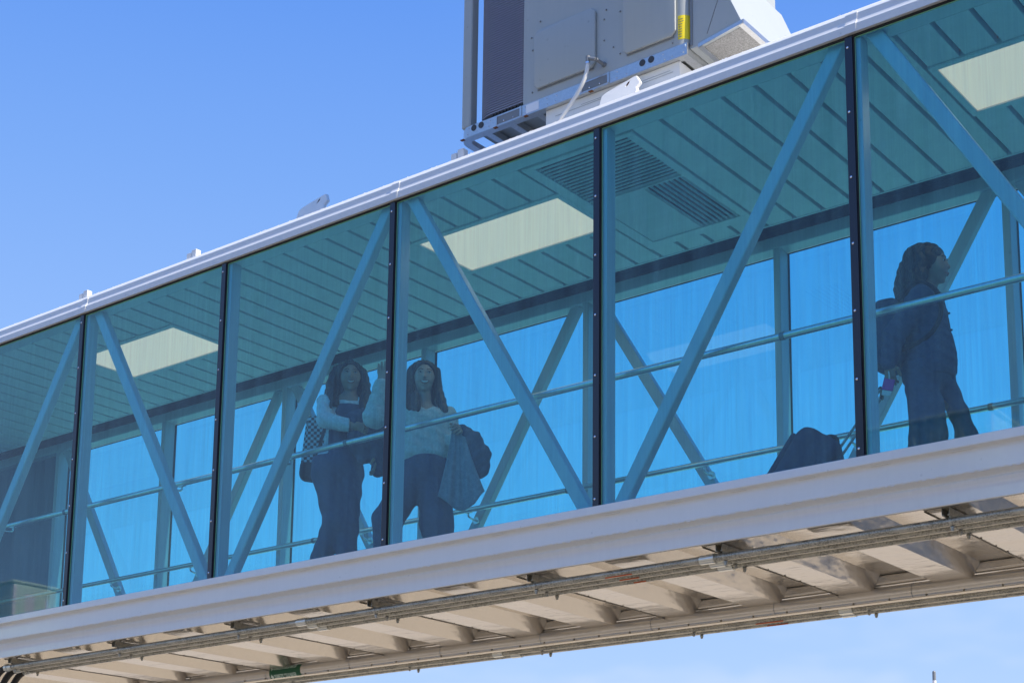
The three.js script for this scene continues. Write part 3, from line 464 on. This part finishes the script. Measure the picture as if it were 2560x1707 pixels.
function surface(f, lo, hi, h) {     // surface nets
  const n = [0, 1, 2].map(i => Math.ceil((hi[i] - lo[i]) / h) + 1), [nx, ny, nz] = n, val = new Float32Array(nx * ny * nz), id = (i, j, k) => (k * ny + j) * nx + i;
  for (let k = 0; k < nz; k++) for (let j = 0; j < ny; j++) for (let i = 0; i < nx; i++) val[id(i, j, k)] = f(lo[0] + i * h, lo[1] + j * h, lo[2] + k * h);
  const vert = new Int32Array(nx * ny * nz).fill(-1), pos = [], nor = [], idx = [];
  for (let k = 0; k < nz - 1; k++) for (let j = 0; j < ny - 1; j++) for (let i = 0; i < nx - 1; i++) {
    let c = 0, sx = 0, sy = 0, sz = 0, any = 0; const v = []; for (let q = 0; q < 8; q++) { v[q] = val[id(i + (q & 1), j + (q >> 1 & 1), k + (q >> 2))]; if (v[q] < 0) any++; }
    if (!any || any === 8) continue;
    for (let a = 0; a < 8; a++) for (const bit of [1, 2, 4]) if (!(a & bit)) { const b = a | bit; if ((v[a] < 0) !== (v[b] < 0)) { const t = v[a] / (v[a] - v[b]); sx += (a & 1) + (bit === 1 ? t : 0); sy += (a >> 1 & 1) + (bit === 2 ? t : 0); sz += (a >> 2) + (bit === 4 ? t : 0); c++; } }
    const x = lo[0] + (i + sx / c) * h, y = lo[1] + (j + sy / c) * h, z = lo[2] + (k + sz / c) * h, e = h * .6;
    const gx = f(x + e, y, z) - f(x - e, y, z), gy = f(x, y + e, z) - f(x, y - e, z), gz = f(x, y, z + e) - f(x, y, z - e), l = Math.hypot(gx, gy, gz) || 1;
    vert[id(i, j, k)] = pos.length / 3; pos.push(x, y, z); nor.push(gx / l, gy / l, gz / l);
  }
  const quad = (a, b, c, d, flip) => { if (a < 0 || b < 0 || c < 0 || d < 0) return; flip ? idx.push(a, c, b, a, d, c) : idx.push(a, b, c, a, c, d); };
  for (let k = 1; k < nz - 1; k++) for (let j = 1; j < ny - 1; j++) for (let i = 1; i < nx - 1; i++) {
    const a = val[id(i, j, k)] < 0;
    if (a !== val[id(i + 1, j, k)] < 0) quad(vert[id(i, j - 1, k - 1)], vert[id(i, j, k - 1)], vert[id(i, j, k)], vert[id(i, j - 1, k)], !a);
    if (a !== val[id(i, j + 1, k)] < 0) quad(vert[id(i - 1, j, k - 1)], vert[id(i - 1, j, k)], vert[id(i, j, k)], vert[id(i, j, k - 1)], !a);
    if (a !== val[id(i, j, k + 1)] < 0) quad(vert[id(i - 1, j - 1, k)], vert[id(i, j - 1, k)], vert[id(i, j, k)], vert[id(i - 1, j, k)], !a);
  }
  const g = new THREE.BufferGeometry(); g.setAttribute('position', new THREE.Float32BufferAttribute(pos, 3)); g.setAttribute('normal', new THREE.Float32BufferAttribute(nor, 3)); g.setIndex(idx); return g;
}
// a hand: palm and five bent fingers; frame: d towards the fingertips, s towards the thumb, p out of the palm
function hand(w, d, s, p, curl = .5, sc = 1) {
  const at = (a, b, c) => [0, 1, 2].map(i => w[i] + (d[i] * a + s[i] * b + p[i] * c) * sc);
  const f = [sdCap(at(0, 0, 0), at(.03, 0, 0), .021 * sc, .024 * sc), sdCap(at(.035, .020, 0), at(.080, .024, .002), .016 * sc, .013 * sc), sdCap(at(.035, .004, 0), at(.085, .004, .002), .016 * sc, .013 * sc), sdCap(at(.035, -.014, 0), at(.078, -.020, .002), .016 * sc, .012 * sc)];
  const len = [.070, .078, .072, .056], off = [.028, .009, -.010, -.028];
  const fin = off.map((o, i) => { const L = len[i], a = curl * 1.1, b = curl * 2.3; const q0 = at(.082 - Math.abs(i - 1) * .004, o, .002), q1 = at(.082 + L * .45 * Math.cos(a), o * 1.12, .002 + L * .45 * Math.sin(a)), q2 = at(.082 + L * (.45 * Math.cos(a) + .5 * Math.cos(b)), o * 1.16, .002 + L * (.45 * Math.sin(a) + .5 * Math.sin(b))); return U(.003, sdCap(q0, q1, .0095 * sc, .0088 * sc), sdCap(q1, q2, .0088 * sc, .0074 * sc)); });
  const th = U(.004, sdCap(at(.018, .020, .004), at(.045, .052, .014), .0125 * sc, .0105 * sc), sdCap(at(.045, .052, .014), at(.078, .060, .022 + curl * .02), .0105 * sc, .0085 * sc));
  const palm = U(.012, ...f);
  return (x, y, z) => { let q = palm(x, y, z); for (const g of fin) q = smin(q, g(x, y, z), .004); return smin(q, th(x, y, z), .007); };
}
const skin = (r, g, b) => phys(rgb(r, g, b), .55, { sheen: .2 });
const cloth = (r, g, b, o = {}) => mat(rgb(r, g, b), .9, { map: clothTex, ...o });
const eyeM = phys(rgb(.02, .014, .01), .15), teethM = phys(rgb(.80, .77, .70), .3), lipM = mat(rgb(.34, .13, .105), .5), browM = mat(rgb(.06, .04, .03), .8), whiteM = phys(rgb(.72, .70, .67), .25);
function own(name, geo, m, parent) { return part(name, Array.isArray(geo) ? geo : [geo], m, parent); }
const personAt = (x, z) => Math.atan2(5.0482 - x, 6.9333 - z);
function face(P, c, z, w, smile, body) {   // eyes, brows, mouth on the front of a head facing +z; c = [x, eye height]
  for (const s of [-1, 1]) {   // eyes narrowed by the smile
    own('eye', [new THREE.SphereGeometry(.0105, 14, 10).scale(1.2, .42, .5).translate(c[0] + s * w, c[1], z - .003)], whiteM, P);
    own('iris', [new THREE.SphereGeometry(.0052, 12, 8).scale(1, .82, .6).translate(c[0] + s * w, c[1], z + .0005)], eyeM, P);
    own('eyelash', [tube([[c[0] + s * w - .0145, c[1] - .0005, z - .002], [c[0] + s * w, c[1] + .0055, z + .0032], [c[0] + s * w + .0145, c[1] - .0005, z - .002]], .0022, 12, 6)], browM, P);
    own('eyebrow', [tube([[c[0] + s * (w - .016), c[1] + .0185, z + .006], [c[0] + s * w, c[1] + .0225, z + .004], [c[0] + s * (w + .018), c[1] + .016, z - .008]], .0024, 12, 6)], browM, P);
  }
  const my = smile.y, mz = smile.z, mw = smile.w, op = smile.open;
  own('teeth', [(() => { const g = new THREE.SphereGeometry(1, 20, 10); g.scale(mw * .86, op, .010); const p = g.attributes.position; for (let i = 0; i < p.count; i++) p.setY(i, p.getY(i) + (p.getX(i) / mw) ** 2 * .010 + op * .2); return g.translate(c[0], my, mz - .002); })()], teethM, P);
  own('lips', [tube([[c[0] - mw, my + .011, mz - .010], [c[0] - mw * .5, my + .005 + op * .8, mz + .003], [c[0], my + .003 + op, mz + .006], [c[0] + mw * .5, my + .005 + op * .8, mz + .003], [c[0] + mw, my + .011, mz - .010]], .0030, 24, 8), tube([[c[0] - mw, my + .011, mz - .010], [c[0] - mw * .5, my - .003 - op * .6, mz + .001], [c[0], my - .005 - op * 1.0, mz + .004], [c[0] + mw * .5, my - .003 - op * .6, mz + .001], [c[0] + mw, my + .011, mz - .010]], .0038, 24, 8)], lipM, P);
}
const headField = (x, y, z = 0) => { // facing +z; (x, y) the middle of the skull
  const f = U(.03, sdEll([x, y + .012, z - .008], [.074, .098, .090]), sdEll([x, y - .060, z + .030], [.054, .056, .056]), sdEll([x, y - .012, z + .045], [.066, .055, .045]));
  const g = U(.012, f, sdCap([x, y - .002, z + .084], [x, y - .030, z + .099], .008, .0115), sdEll([x - .034, y - .045, z + .062], [.022, .020, .020]), sdEll([x + .034, y - .045, z + .062], [.022, .020, .020]), sdEll([x, y - .103, z + .058], [.020, .016, .018]));
  return U(.008, sub(sub(g, sdEll([x - .030, y + .002, z + .095], [.018, .011, .014]), .010), sdEll([x + .030, y + .002, z + .095], [.018, .011, .014]), .010), sdEll([x - .072, y - .012, z - .01], [.010, .030, .018]), sdEll([x + .072, y - .012, z - .01], [.010, .030, .018]));
};
const strand = (f, a, b, amp) => (x, y, z) => f(x, y, z) - amp * (Math.sin((x + z * .6) * a + Math.sin(y * b) * 2.2) * .6 + Math.sin((x * 1.7 - z) * a * .63 + y * b * .7) * .4);
const hairM = (r, g, b) => phys(rgb(r, g, b), .5, { map: hairTex });

// --- woman hugging a bundled jacket
{
  const X = -2.627, Z = -.60, P = thing('person', 'smiling person with long wavy dark hair and pale sleeves hugging a bundled jacket', 'person', [X, -.09, Z], null, personAt(X, Z));
  const hx = .014, hy = 1.575;
  const armL = [[-.150, 1.385, -.01], [-.150, 1.205, .125], [.035, 1.145, .215]], armR = [[.150, 1.385, -.01], [.205, 1.135, .055], [.212, .955, .135]];
  const legA = [[-.125, .84, 0], [-.045, .50, .05], [-.185, .10, -.12]], legB = [[.020, .84, 0], [.020, .47, .04], [.028, .07, .02]];
  const torso = U(.06, sdEll([0, 1.29, -.01], [.150, .16, .098]), sdEll([-.02, 1.08, 0], [.128, .15, .092]), sdEll([-.055, .90, 0], [.168, .14, .115]));
  const arms = U(.02, chain(armL, [.050, .041, .030]), chain(armR, [.050, .041, .030]));
  const legs = U(.03, chain(legA, [.080, .055, .038]), chain(legB, [.080, .055, .038]));
  const neck = sdCap([hx, 1.37, -.01], [hx, 1.50, 0], .050, .046);
  const feet = U(.02, sdCap([-.19, .045, -.16], [-.15, .03, .02], .035, .030), sdCap([.028, .045, -.03], [.035, .03, .15], .036, .030));
  const hL = hand([.035, 1.145, .215], [.95, -.20, .23], [.1, .95, .2], [0, -.2, -1], .5), hR = hand([.212, .955, .135], [.02, -.97, .2], [-.2, .1, .95], [-1, 0, -.1], .35);
  const low = U(.03, torso, arms, legs, neck, feet);
  own('body', [surface(low, [-.32, -.02, -.30], [.32, 1.47, .32], .013), surface(U(.012, headField(hx, hy), neck), [-.10, 1.42, -.13], [.13, 1.72, .15], .0042), surface(hL, [-.0, 1.03, .14], [.22, 1.25, .30], .0045), surface(hR, [.12, .78, .06], [.30, 1.0, .24], .0045)], skin(.40, .235, .165), P);
  face(P, [hx + .004, 1.582], .083, .0295, { y: 1.508, z: .094, w: .027, open: .0048 });
  const cap = sub(sdEll([.004, 1.595, -.016], [.104, .106, .110]), sdEll([hx, 1.535, .120], [.092, .125, .110]), .012);
  const locks = U(.02, chain([[-.085, 1.62, -.02], [-.118, 1.52, -.01], [-.115, 1.44, .02], [-.085, 1.345, .085]], [.036, .036, .044, .030]), chain([[.098, 1.62, -.02], [.122, 1.52, -.01], [.124, 1.44, .025], [.112, 1.31, .095]], [.036, .034, .042, .032]), sdCap([0, 1.58, -.055], [0, 1.36, -.085], .085, .095), sdCap([-.10, 1.50, -.02], [-.125, 1.42, -.01], .04, .035), sdCap([.10, 1.50, -.02], [.135, 1.42, 0], .035, .03));
  own('hair', surface(strand(U(.02, cap, locks), 150, 42, .0042), [-.20, 1.25, -.20], [.20, 1.72, .16], .0055), hairM(.018, .012, .010), P);
  const fold = (x, y, z) => .0035 * Math.sin(y * 85 + x * 60) * Math.sin(z * 40 + 1);
  const shirt = (x, y, z) => U(.03, grow(torso, .010), chain(armL, [.066, .058, .046], .02), chain([armR[0], armR[1]], [.064, .055], .02))(x, y, z) + fold(x, y, z);
  own('shirt', surface(both(shirt, (x, y, z) => Math.max(y - 1.425 + (Math.abs(x) < .07 ? .05 : 0), .80 - y, x - .02 > 0 && y < 1.22 && z > .19 ? .02 : -1)), [-.30, .78, -.18], [.30, 1.46, .30], .0085), cloth(.88, .88, .87), P);
  const dress = (x, y, z) => U(.03, grow(torso, .018), chain([legA[0], [-.055, .50, .05], [-.21, .10, -.12]], [.105, .084, .066], .03), chain(legB, [.105, .082, .064], .03))(x, y, z) + fold(x * .8, y * .5, z) * 1.3;
  own('overalls', surface(both(dress, (x, y, z) => Math.max(y - 1.35, .06 - y, y > .98 ? -.125 - x + Math.max(0, y - 1.15) * .30 : -1, y > 1.2 ? x - .10 : -1)), [-.34, .04, -.26], [.24, 1.38, .22], .0095), cloth(.035, .09, .18), P);
  own('shoe', surface(grow(sdCap([-.19, .05, -.16], [-.15, .035, .02], .035, .030), .008), [-.26, -.01, -.24], [-.08, .12, .08], .009), cloth(.03, .03, .03), P);
  own('shoe', surface(grow(sdCap([.028, .05, -.03], [.035, .035, .15], .036, .030), .008), [-.05, -.01, -.10], [.11, .12, .22], .009), cloth(.03, .03, .03), P);
  const same = o => { o.rotation.y = P.rotation.y; return o; };
  const jk = same(thing('bundled_jacket', 'dark jacket bundled in the arms of the wavy haired person', 'jacket', [X, -.09, Z], null, personAt(X, Z)));
  const jf = (x, y, z) => U(.05, chain([[.015, 1.205, .145], [.095, 1.215, .165], [.175, 1.185, .16], [.240, 1.135, .12]], [.050, .066, .070, .055], .03), chain([[.07, 1.17, .16], [.085, 1.06, .15], [.12, .95, .13]], [.070, .075, .05], .03), chain([[.19, 1.15, .17], [.22, 1.0, .15], [.225, .86, .13]], [.06, .055, .05], .03))(x, y, z) + .007 * Math.sin(x * 48 + y * 70) * Math.sin(y * 30 - z * 50);
  own('jacket', surface(jf, [-.16, .76, .04], [.33, 1.32, .34], .0085), cloth(.05, .085, .15), jk);
  const bg = thing('checked_bag', 'black and white checked bag hung behind the wavy haired person', 'bag', [X, -.09, Z], null, personAt(X, Z));
  const bf = sdBox([-.215, 1.06, -.10], [.088, .235, .075], .05, -.09);
  own('bag_body', surface(both(bf, (x, y) => .93 - y), [-.36, .90, -.22], [-.08, 1.36, .02], .010), mat(rgb(.72, .72, .72), .8, { map: checkTex }), bg);
  own('bag_base', surface(both(grow(bf, .003), (x, y) => y - .945), [-.36, .80, -.22], [-.08, .96, .02], .010), cloth(.035, .028, .032), bg);
  own('strap', tube([[-.20, 1.29, -.10], [-.125, 1.445, -.03], [-.105, 1.42, .075], [-.125, 1.27, .115], [-.165, 1.10, .11], [-.205, .98, -.03]], .011, 40, 8), cloth(.03, .03, .034), bg);
}
// --- woman waving, coat over her arm
{
  const X = -2.035, Z = -.75, yaw = personAt(X, Z), P = thing('person', 'laughing person with long straight hair and cream sweater waving one raised hand', 'person', [X, -.09, Z], null, yaw);
  const hx = .0, hy = 1.492;
  const armL = [[-.165, 1.235, 0], [-.330, 1.165, .085], [-.292, 1.375, .125]], armR = [[.165, 1.215, 0], [.205, 1.00, -.01], [.232, 1.045, .150]];
  const legA = [[-.045, .80, 0], [-.255, .44, .05], [-.235, .07, -.02]], legB = [[.095, .80, 0], [.135, .45, .03], [.165, .07, .0]];
  const torso = U(.06, sdEll([.005, 1.13, 0], [.150, .17, .10]), sdEll([.025, .92, 0], [.130, .13, .092]), sdEll([.028, .82, 0], [.165, .12, .115]));
  const arms = U(.02, chain(armL, [.050, .042, .031]), chain(armR, [.050, .042, .031]));
  const legs = U(.03, chain(legA, [.085, .056, .04]), chain(legB, [.085, .056, .04]));
  const neck = sdCap([hx + .01, 1.24, -.01], [hx, 1.40, 0], .050, .046);
  const feet = U(.02, sdCap([-.235, .045, -.06], [-.24, .03, .13], .036, .030), sdCap([.165, .045, -.04], [.18, .03, .14], .036, .030));
  const hL = hand([-.292, 1.385, .127], [.08, .985, .10], [.95, -.08, 0], [0, -.1, 1], .16), hR = hand([.232, 1.045, .150], [.20, .18, .93], [-.55, .83, 0], [-.85, -.5, .1], .75);
  own('body', [surface(U(.03, torso, arms, legs, neck, feet), [-.42, -.02, -.18], [.30, 1.46, .24], .013), surface(U(.012, headField(hx, hy), neck), [-.11, 1.30, -.13], [.11, 1.63, .14], .0042), surface(hL, [-.40, 1.34, .06], [-.18, 1.60, .22], .0045), surface(hR, [.12, .92, .10], [.36, 1.20, .36], .0045)], skin(.52, .33, .25), P);
  face(P, [hx + .004, 1.500], .083, .0295, { y: 1.426, z: .094, w: .029, open: .0078 });
  const cap = sub(sdEll([-.006, 1.512, -.016], [.106, .104, .112]), sdEll([hx + .004, 1.452, .120], [.092, .130, .110]), .012);
  const locks = U(.02, chain([[-.08, 1.53, .0], [-.103, 1.42, .0], [-.108, 1.32, .03], [-.082, 1.235, .085]], [.038, .034, .038, .032]), chain([[-.06, 1.33, .06], [-.045, 1.23, .105]], [.035, .026]), chain([[.078, 1.53, .0], [.092, 1.42, .0], [.115, 1.32, .03], [.142, 1.235, .07]], [.036, .034, .036, .030]), sdCap([0, 1.49, -.055], [.01, 1.22, -.09], .085, .10));
  own('hair', surface(strand(U(.02, cap, locks), 190, 12, .0030), [-.19, 1.18, -.21], [.21, 1.64, .16], .0055), hairM(.035, .022, .015), P);
  const fold = (x, y, z) => .004 * Math.sin(x * 50 + y * 62) * Math.sin(y * 26 - x * 20 + z * 30);
  const sweat = (x, y, z) => U(.04, sdBox([.012, 1.06, 0], [.160, .20, .112], .085), sdEll([0, 1.19, -.005], [.178, .095, .10]), chain(armL, [.074, .078, .052], .03), chain([armR[0], armR[1], [.224, 1.02, .10]], [.070, .066, .050], .03))(x, y, z) + fold(x, y, z);
  own('sweater', surface(both(sweat, (x, y, z) => Math.max(.875 - y, Math.abs(x - .01) < .085 && x > -.14 ? y - (1.262 - .5 * Math.max(0, z - .02)) - Math.abs(x - .02) * .45 : -1)), [-.44, .85, -.16], [.32, 1.42, .22], .0085), mat(rgb(.86, .85, .80), .95, { bumpMap: knitBump, bumpScale: .002, map: clothTex }), P);
  const tr = (x, y, z) => U(.03, grow(sdEll([.028, .82, 0], [.165, .12, .115]), .012), chain([[-.03, .80, 0], [-.225, .45, .05], [-.24, .10, -.02]], [.118, .100, .080], .04), chain([[.085, .80, 0], [.105, .45, .03], [.14, .10, .0]], [.122, .112, .092], .04), sdCap([.028, .80, 0], [.028, .93, 0], .12, .118))(x, y, z) + fold(x, y * .5, z) * .8;
  own('trousers', surface(both(tr, (x, y) => Math.max(y - .91, .06 - y)), [-.40, .04, -.17], [.30, .94, .18], .0095), cloth(.035, .09, .18), P);
  own('shoe', surface(grow(sdCap([-.235, .05, -.06], [-.24, .035, .13], .036, .030), .008), [-.32, -.01, -.13], [-.16, .12, .20], .009), cloth(.03, .03, .03), P);
  own('shoe', surface(grow(sdCap([.165, .05, -.04], [.18, .035, .14], .036, .030), .008), [.09, -.01, -.11], [.26, .12, .21], .009), cloth(.03, .03, .03), P);
  // coat over the arm
  const c = thing('draped_coat', 'grey coat with dark lining draped over the arm of the waving person', 'coat', [X, -.09, Z], null, yaw);
  const lobe = (x, y, z) => U(.03, chain([[.262, 1.055, .175], [.335, 1.00, .16], [.392, .905, .15], [.402, .80, .14]], [.048, .060, .066, .055], .03), chain([[.33, .98, .15], [.345, .86, .15], [.385, .775, .14]], [.05, .05, .04], .03))(x, y, z) + .006 * Math.sin(x * 70 - y * 45) * Math.sin(y * 38 + z * 30);
  own('sleeve_roll', surface(lobe, [.18, .68, .04], [.50, 1.14, .26], .008), cloth(.07, .12, .19), c);
  const N = 44, T = 26, pos = [], idx = []; for (const side of [1, -1]) for (let t = 0; t <= T; t++) for (let s = 0; s <= N; s++) { const q = t / T, u = s / N, xb = lerp(.108, .424, u), bot = .585 - .085 * Math.sin(u * Math.PI) ** 1.5 + (u > .8 ? (u - .8) * .25 : 0), x = lerp(lerp(.195, .275, u), xb, q ** 1.25), y = lerp(1.062, bot, q); pos.push(x, y, .205 + .017 * q * Math.sin(u * 8.5 + .6) + .006 * q * Math.sin(u * 27 + q * 2) - .02 * q + side * (.007 + .006 * (1 - q))); }
  const R = (T + 1) * (N + 1); for (let t = 0; t < T; t++) for (let s = 0; s < N; s++) { const a = t * (N + 1) + s, b = a + 1, e = a + N + 1, f = e + 1; idx.push(a, e, b, b, e, f, a + R, b + R, e + R, b + R, f + R, e + R); }
  for (let t = 0; t < T; t++) for (const s of [0, N]) { const a = t * (N + 1) + s, e = a + N + 1; s ? idx.push(a, e, a + R, e, e + R, a + R) : idx.push(a, a + R, e, e, a + R, e + R); }
  for (let s = 0; s < N; s++) { const a = T * (N + 1) + s; idx.push(a, a + R, a + 1, a + 1, a + R, a + 1 + R); }
  const g = new THREE.BufferGeometry(); g.setAttribute('position', new THREE.Float32BufferAttribute(pos, 3)); g.setIndex(idx); g.computeVertexNormals(); own('coat_skirt', g, cloth(.34, .40, .46), c);
}
// --- woman in profile pulling a suitcase
{
  const X = 1.595, Z = -1.0, yaw = personAt(X, Z), P = thing('person', 'person with curly dark hair in a denim jacket walking and pulling a suitcase', 'person', [X, -.09, Z], null, yaw);
  const cx = .028, cy = 1.468;  // head in profile, facing +x and a little to the camera
  const turnHead = f => (x, y, z) => { const a = 1.28, dx = x - cx, dz = z; return f(dx * Math.cos(a) - dz * Math.sin(a), y, dx * Math.sin(a) + dz * Math.cos(a)); };
  const head = turnHead(headField(0, cy));
  const armR = [[-.035, 1.215, .165], [-.185, 1.00, .185], [-.222, .845, .165]], armL = [[-.01, 1.215, -.165], [-.03, .98, -.20], [.02, .83, -.19]];
  const legF = [[.04, .82, -.07], [.155, .56, -.07], [.235, .09, -.08]], legB = [[-.035, .82, .07], [-.022, .48, .07], [-.115, .10, .07]];
  const torso = U(.06, sdEll([-.02, 1.13, 0], [.110, .17, .155]), sdEll([.0, .95, 0], [.105, .14, .135]), sdEll([-.01, .84, 0], [.130, .12, .165]));
  const neck = sdCap([-.01, 1.24, 0], [.02, 1.39, 0], .052, .047);
  const feet = U(.02, sdCap([.20, .05, -.08], [.36, .05, -.08], .036, .030), sdCap([-.15, .06, .07], [.02, .03, .07], .036, .030));
  own('body', [surface(U(.03, torso, chain(armR, [.052, .043, .032]), chain(armL, [.052, .043, .032]), chain(legF, [.065, .036, .030]), chain(legB, [.080, .055, .04]), neck, feet), [-.34, -.02, -.28], [.42, 1.43, .28], .013), surface(U(.012, head, neck), [-.10, 1.29, -.12], [.17, 1.61, .13], .0042), surface(hand([-.222, .845, .165], [.02, -.99, -.05], [.80, .1, .5], [.3, 0, -.95], .7), [-.31, .70, .08], [-.14, .87, .24], .0045), surface(hand([.02, .83, -.19], [.15, -.98, .05], [.95, .15, .2], [.2, 0, .95], .5), [-.06, .66, -.28], [.14, .88, -.10], .0045)], skin(.34, .20, .145), P);
  { const put3 = (g) => g.rotateY(1.28).translate(cx, 0, 0); for (const s of [-1, 1]) { own('eye', [put3(new THREE.SphereGeometry(.0095, 12, 8).scale(1.1, .65, .6).translate(s * .030, cy + .005, .079))], whiteM, P); own('iris', [put3(new THREE.SphereGeometry(.006, 10, 8).translate(s * .030, cy + .005, .0835))], eyeM, P); own('eyebrow', [put3(tube([[s * .014, cy + .026, .090], [s * .03, cy + .032, .087], [s * .05, cy + .023, .076]], .003, 10, 6))], browM, P); }
    own('lips', [put3(tube([[-.022, cy - .070, .082], [0, cy - .066, .096], [.022, cy - .070, .082]], .0055, 14, 8))], lipM, P); }
  const cap = sub(sdEll([-.005, 1.50, 0], [.112, .102, .100]), turnHead(sdEll([0, cy - .04, .118], [.085, .115, .080])), .012);
  const bun = U(.03, cap, chain([[-.05, 1.51, 0], [-.085, 1.43, 0], [-.115, 1.35, 0], [-.135, 1.27, 0]], [.080, .076, .066, .042], .03), chain([[-.03, 1.47, .07], [-.045, 1.37, .085], [-.06, 1.28, .09]], [.04, .045, .04], .02), chain([[-.03, 1.47, -.07], [-.05, 1.37, -.085], [-.06, 1.28, -.08]], [.04, .045, .04], .02));
  own('hair', surface((x, y, z) => bun(x, y, z) - .0034 * Math.sin((x + z * .5) * 120 + Math.sin(y * 42) * 2.6) - .0016 * Math.sin(x * 230 + z * 190 + Math.sin(y * 80) * 2), [-.26, 1.20, -.17], [.14, 1.63, .17], .0055), hairM(.016, .011, .009), P);
  const fold = (x, y, z) => .004 * Math.sin(y * 95 + x * 30) * Math.sin(x * 40 + z * 35);
  const jac = (x, y, z) => U(.04, grow(torso, .022), sdEll([.015, .92, 0], [.128, .20, .16]), chain(armR, [.072, .060, .048], .03), chain([armL[0], armL[1], [.01, .86, -.19]], [.070, .060, .048], .03), sdCap([-.01, 1.25, 0], [.01, 1.30, 0], .085, .072))(x, y, z) + fold(x, y, z);
  own('denim_jacket', surface(both(jac, (x, y) => Math.max(.775 - y + x * .1, y - 1.325 + (x > .02 ? .03 : 0))), [-.34, .74, -.28], [.22, 1.36, .29], .0085), cloth(.035, .08, .16), P);
  { const l = []; l.push(tube([[.118, .79, .02], [.128, .92, .03], [.115, 1.08, .03], [.085, 1.26, .03]], .006, 24, 6)); for (const y of [.86, .96, 1.06, 1.16]) l.push(new THREE.SphereGeometry(.007, 8, 6).translate(.132 - Math.max(0, y - 1) * .1, y, .035)); own('jacket_placket', l, cloth(.05, .07, .11), P); }
  const tr = (x, y, z) => U(.04, grow(sdEll([-.01, .84, 0], [.130, .12, .165]), .012), chain([[.045, .83, -.07], [.095, .73, -.07], [.148, .61, -.07], [.19, .45, -.07], [.25, .10, -.08]], [.088, .060, .052, .060, .058], .03), chain([[-.04, .83, .07], [-.05, .72, .07], [-.028, .60, .07], [-.022, .45, .07], [-.09, .12, .07]], [.102, .088, .098, .104, .088], .02))(x, y, z) + fold(x, y * .6, z) * .8;
  own('trousers', surface(both(tr, (x, y) => Math.max(y - .86, .07 - y)), [-.30, .05, -.22], [.36, .88, .24], .0095), cloth(.035, .09, .18), P);
  own('shoe', surface(grow(sdCap([.20, .05, -.08], [.36, .05, -.08], .036, .030), .008), [.13, -.02, -.15], [.44, .13, -.01], .009), cloth(.035, .035, .035), P);
  own('shoe', surface(grow(sdCap([-.15, .06, .07], [.02, .035, .07], .036, .030), .008), [-.23, -.01, 0], [.09, .14, .14], .009), cloth(.035, .035, .035), P);
  const bp = thing('backpack', 'dark rucksack on the back of the walking person', 'backpack', [X, -.09, Z], null, yaw);
  own('pack', surface((x, y, z) => U(.03, sdBox([-.215, 1.06, -.01], [.085, .200, .140], .06, .10), sdBox([-.27, .98, -.01], [.045, .10, .10], .04, .1))(x, y, z) + .004 * Math.sin(y * 60) * Math.sin(z * 50), [-.42, .80, -.20], [-.10, 1.32, .18], .0095), cloth(.03, .08, .15), bp);
  own('strap', tube([[-.17, 1.24, .10], [-.06, 1.325, .12], [.055, 1.25, .135], [.065, 1.10, .145], [-.01, .98, .165], [-.15, .93, .13]], .014, 40, 8), cloth(.016, .018, .024), bp);
  // the suitcase leans towards her
  const sc = thing('suitcase', 'dark soft suitcase leaning on its wheels behind the walking person', 'suitcase', [X, -.09, Z], null, yaw);
  const ax = [.53, .848], nx = [.848, -.53], E0 = [-.590, .470], at = (a, n, z) => [E0[0] + ax[0] * a + nx[0] * n, E0[1] + ax[1] * a + nx[1] * n, z];
  own('shell', surface((x, y, z) => sdBox([E0[0] - ax[0] * .245, E0[1] - ax[1] * .245, 0], [.140, .248, .19], .075, -.559)(x, y, z) - .003 * Math.sin(x * 60) * Math.sin(y * 50), [-1.02, .0, -.22], [-.38, .64, .22], .0105), cloth(.025, .06, .125), sc);
  own('pocket', surface(sdBox([E0[0] - ax[0] * .22 - nx[0] * .150, E0[1] - ax[1] * .22 - nx[1] * .150, 0], [.02, .15, .13], .018, -.559), [-1.02, .05, -.18], [-.56, .62, .18], .0105), cloth(.025, .06, .125), sc);
  for (const z of [-.075, .075]) own('handle_rod', rod(at(-.02, .105, z), at(.385, .13, z), .008, 10), M.galv, sc);
  own('grip', tube([at(.385, .13, -.085), at(.395, .13, 0), at(.385, .13, .085)], .013, 12, 10), M.hose, sc);
  own('carry_handle', tube([at(.002, -.02, .0), at(.035, .005, .0), at(.04, .045, .0), at(.002, .075, .0)], .011, 16, 8), M.hose, sc);
  for (const z of [-.14, .14]) own('wheel', rod(at(-.505, .10, z - .014), at(-.505, .10, z + .014), .035, 18), M.hose, sc);
  const tg = thing('luggage_tag', 'pink tag hanging below the hand that holds the suitcase handle', 'tag', [X, -.09, Z], null, yaw);
  own('tag', [new RoundedBoxGeometry(.062, .066, .012, 2, .004).rotateZ(-.25).translate(-.228, .706, .205)], mat(rgb(.62, .06, .34), .5), tg);
  own('loop', [tube([[-.222, .738, .205], [-.222, .762, .20], [-.225, .790, .185]], .004, 12, 6), new RoundedBoxGeometry(.050, .030, .010, 2, .003).rotateZ(-.25).translate(-.240, .658, .205)], M.hoseWhite, tg);
}
console.log('people ready');
renderer.render(scene, camera);
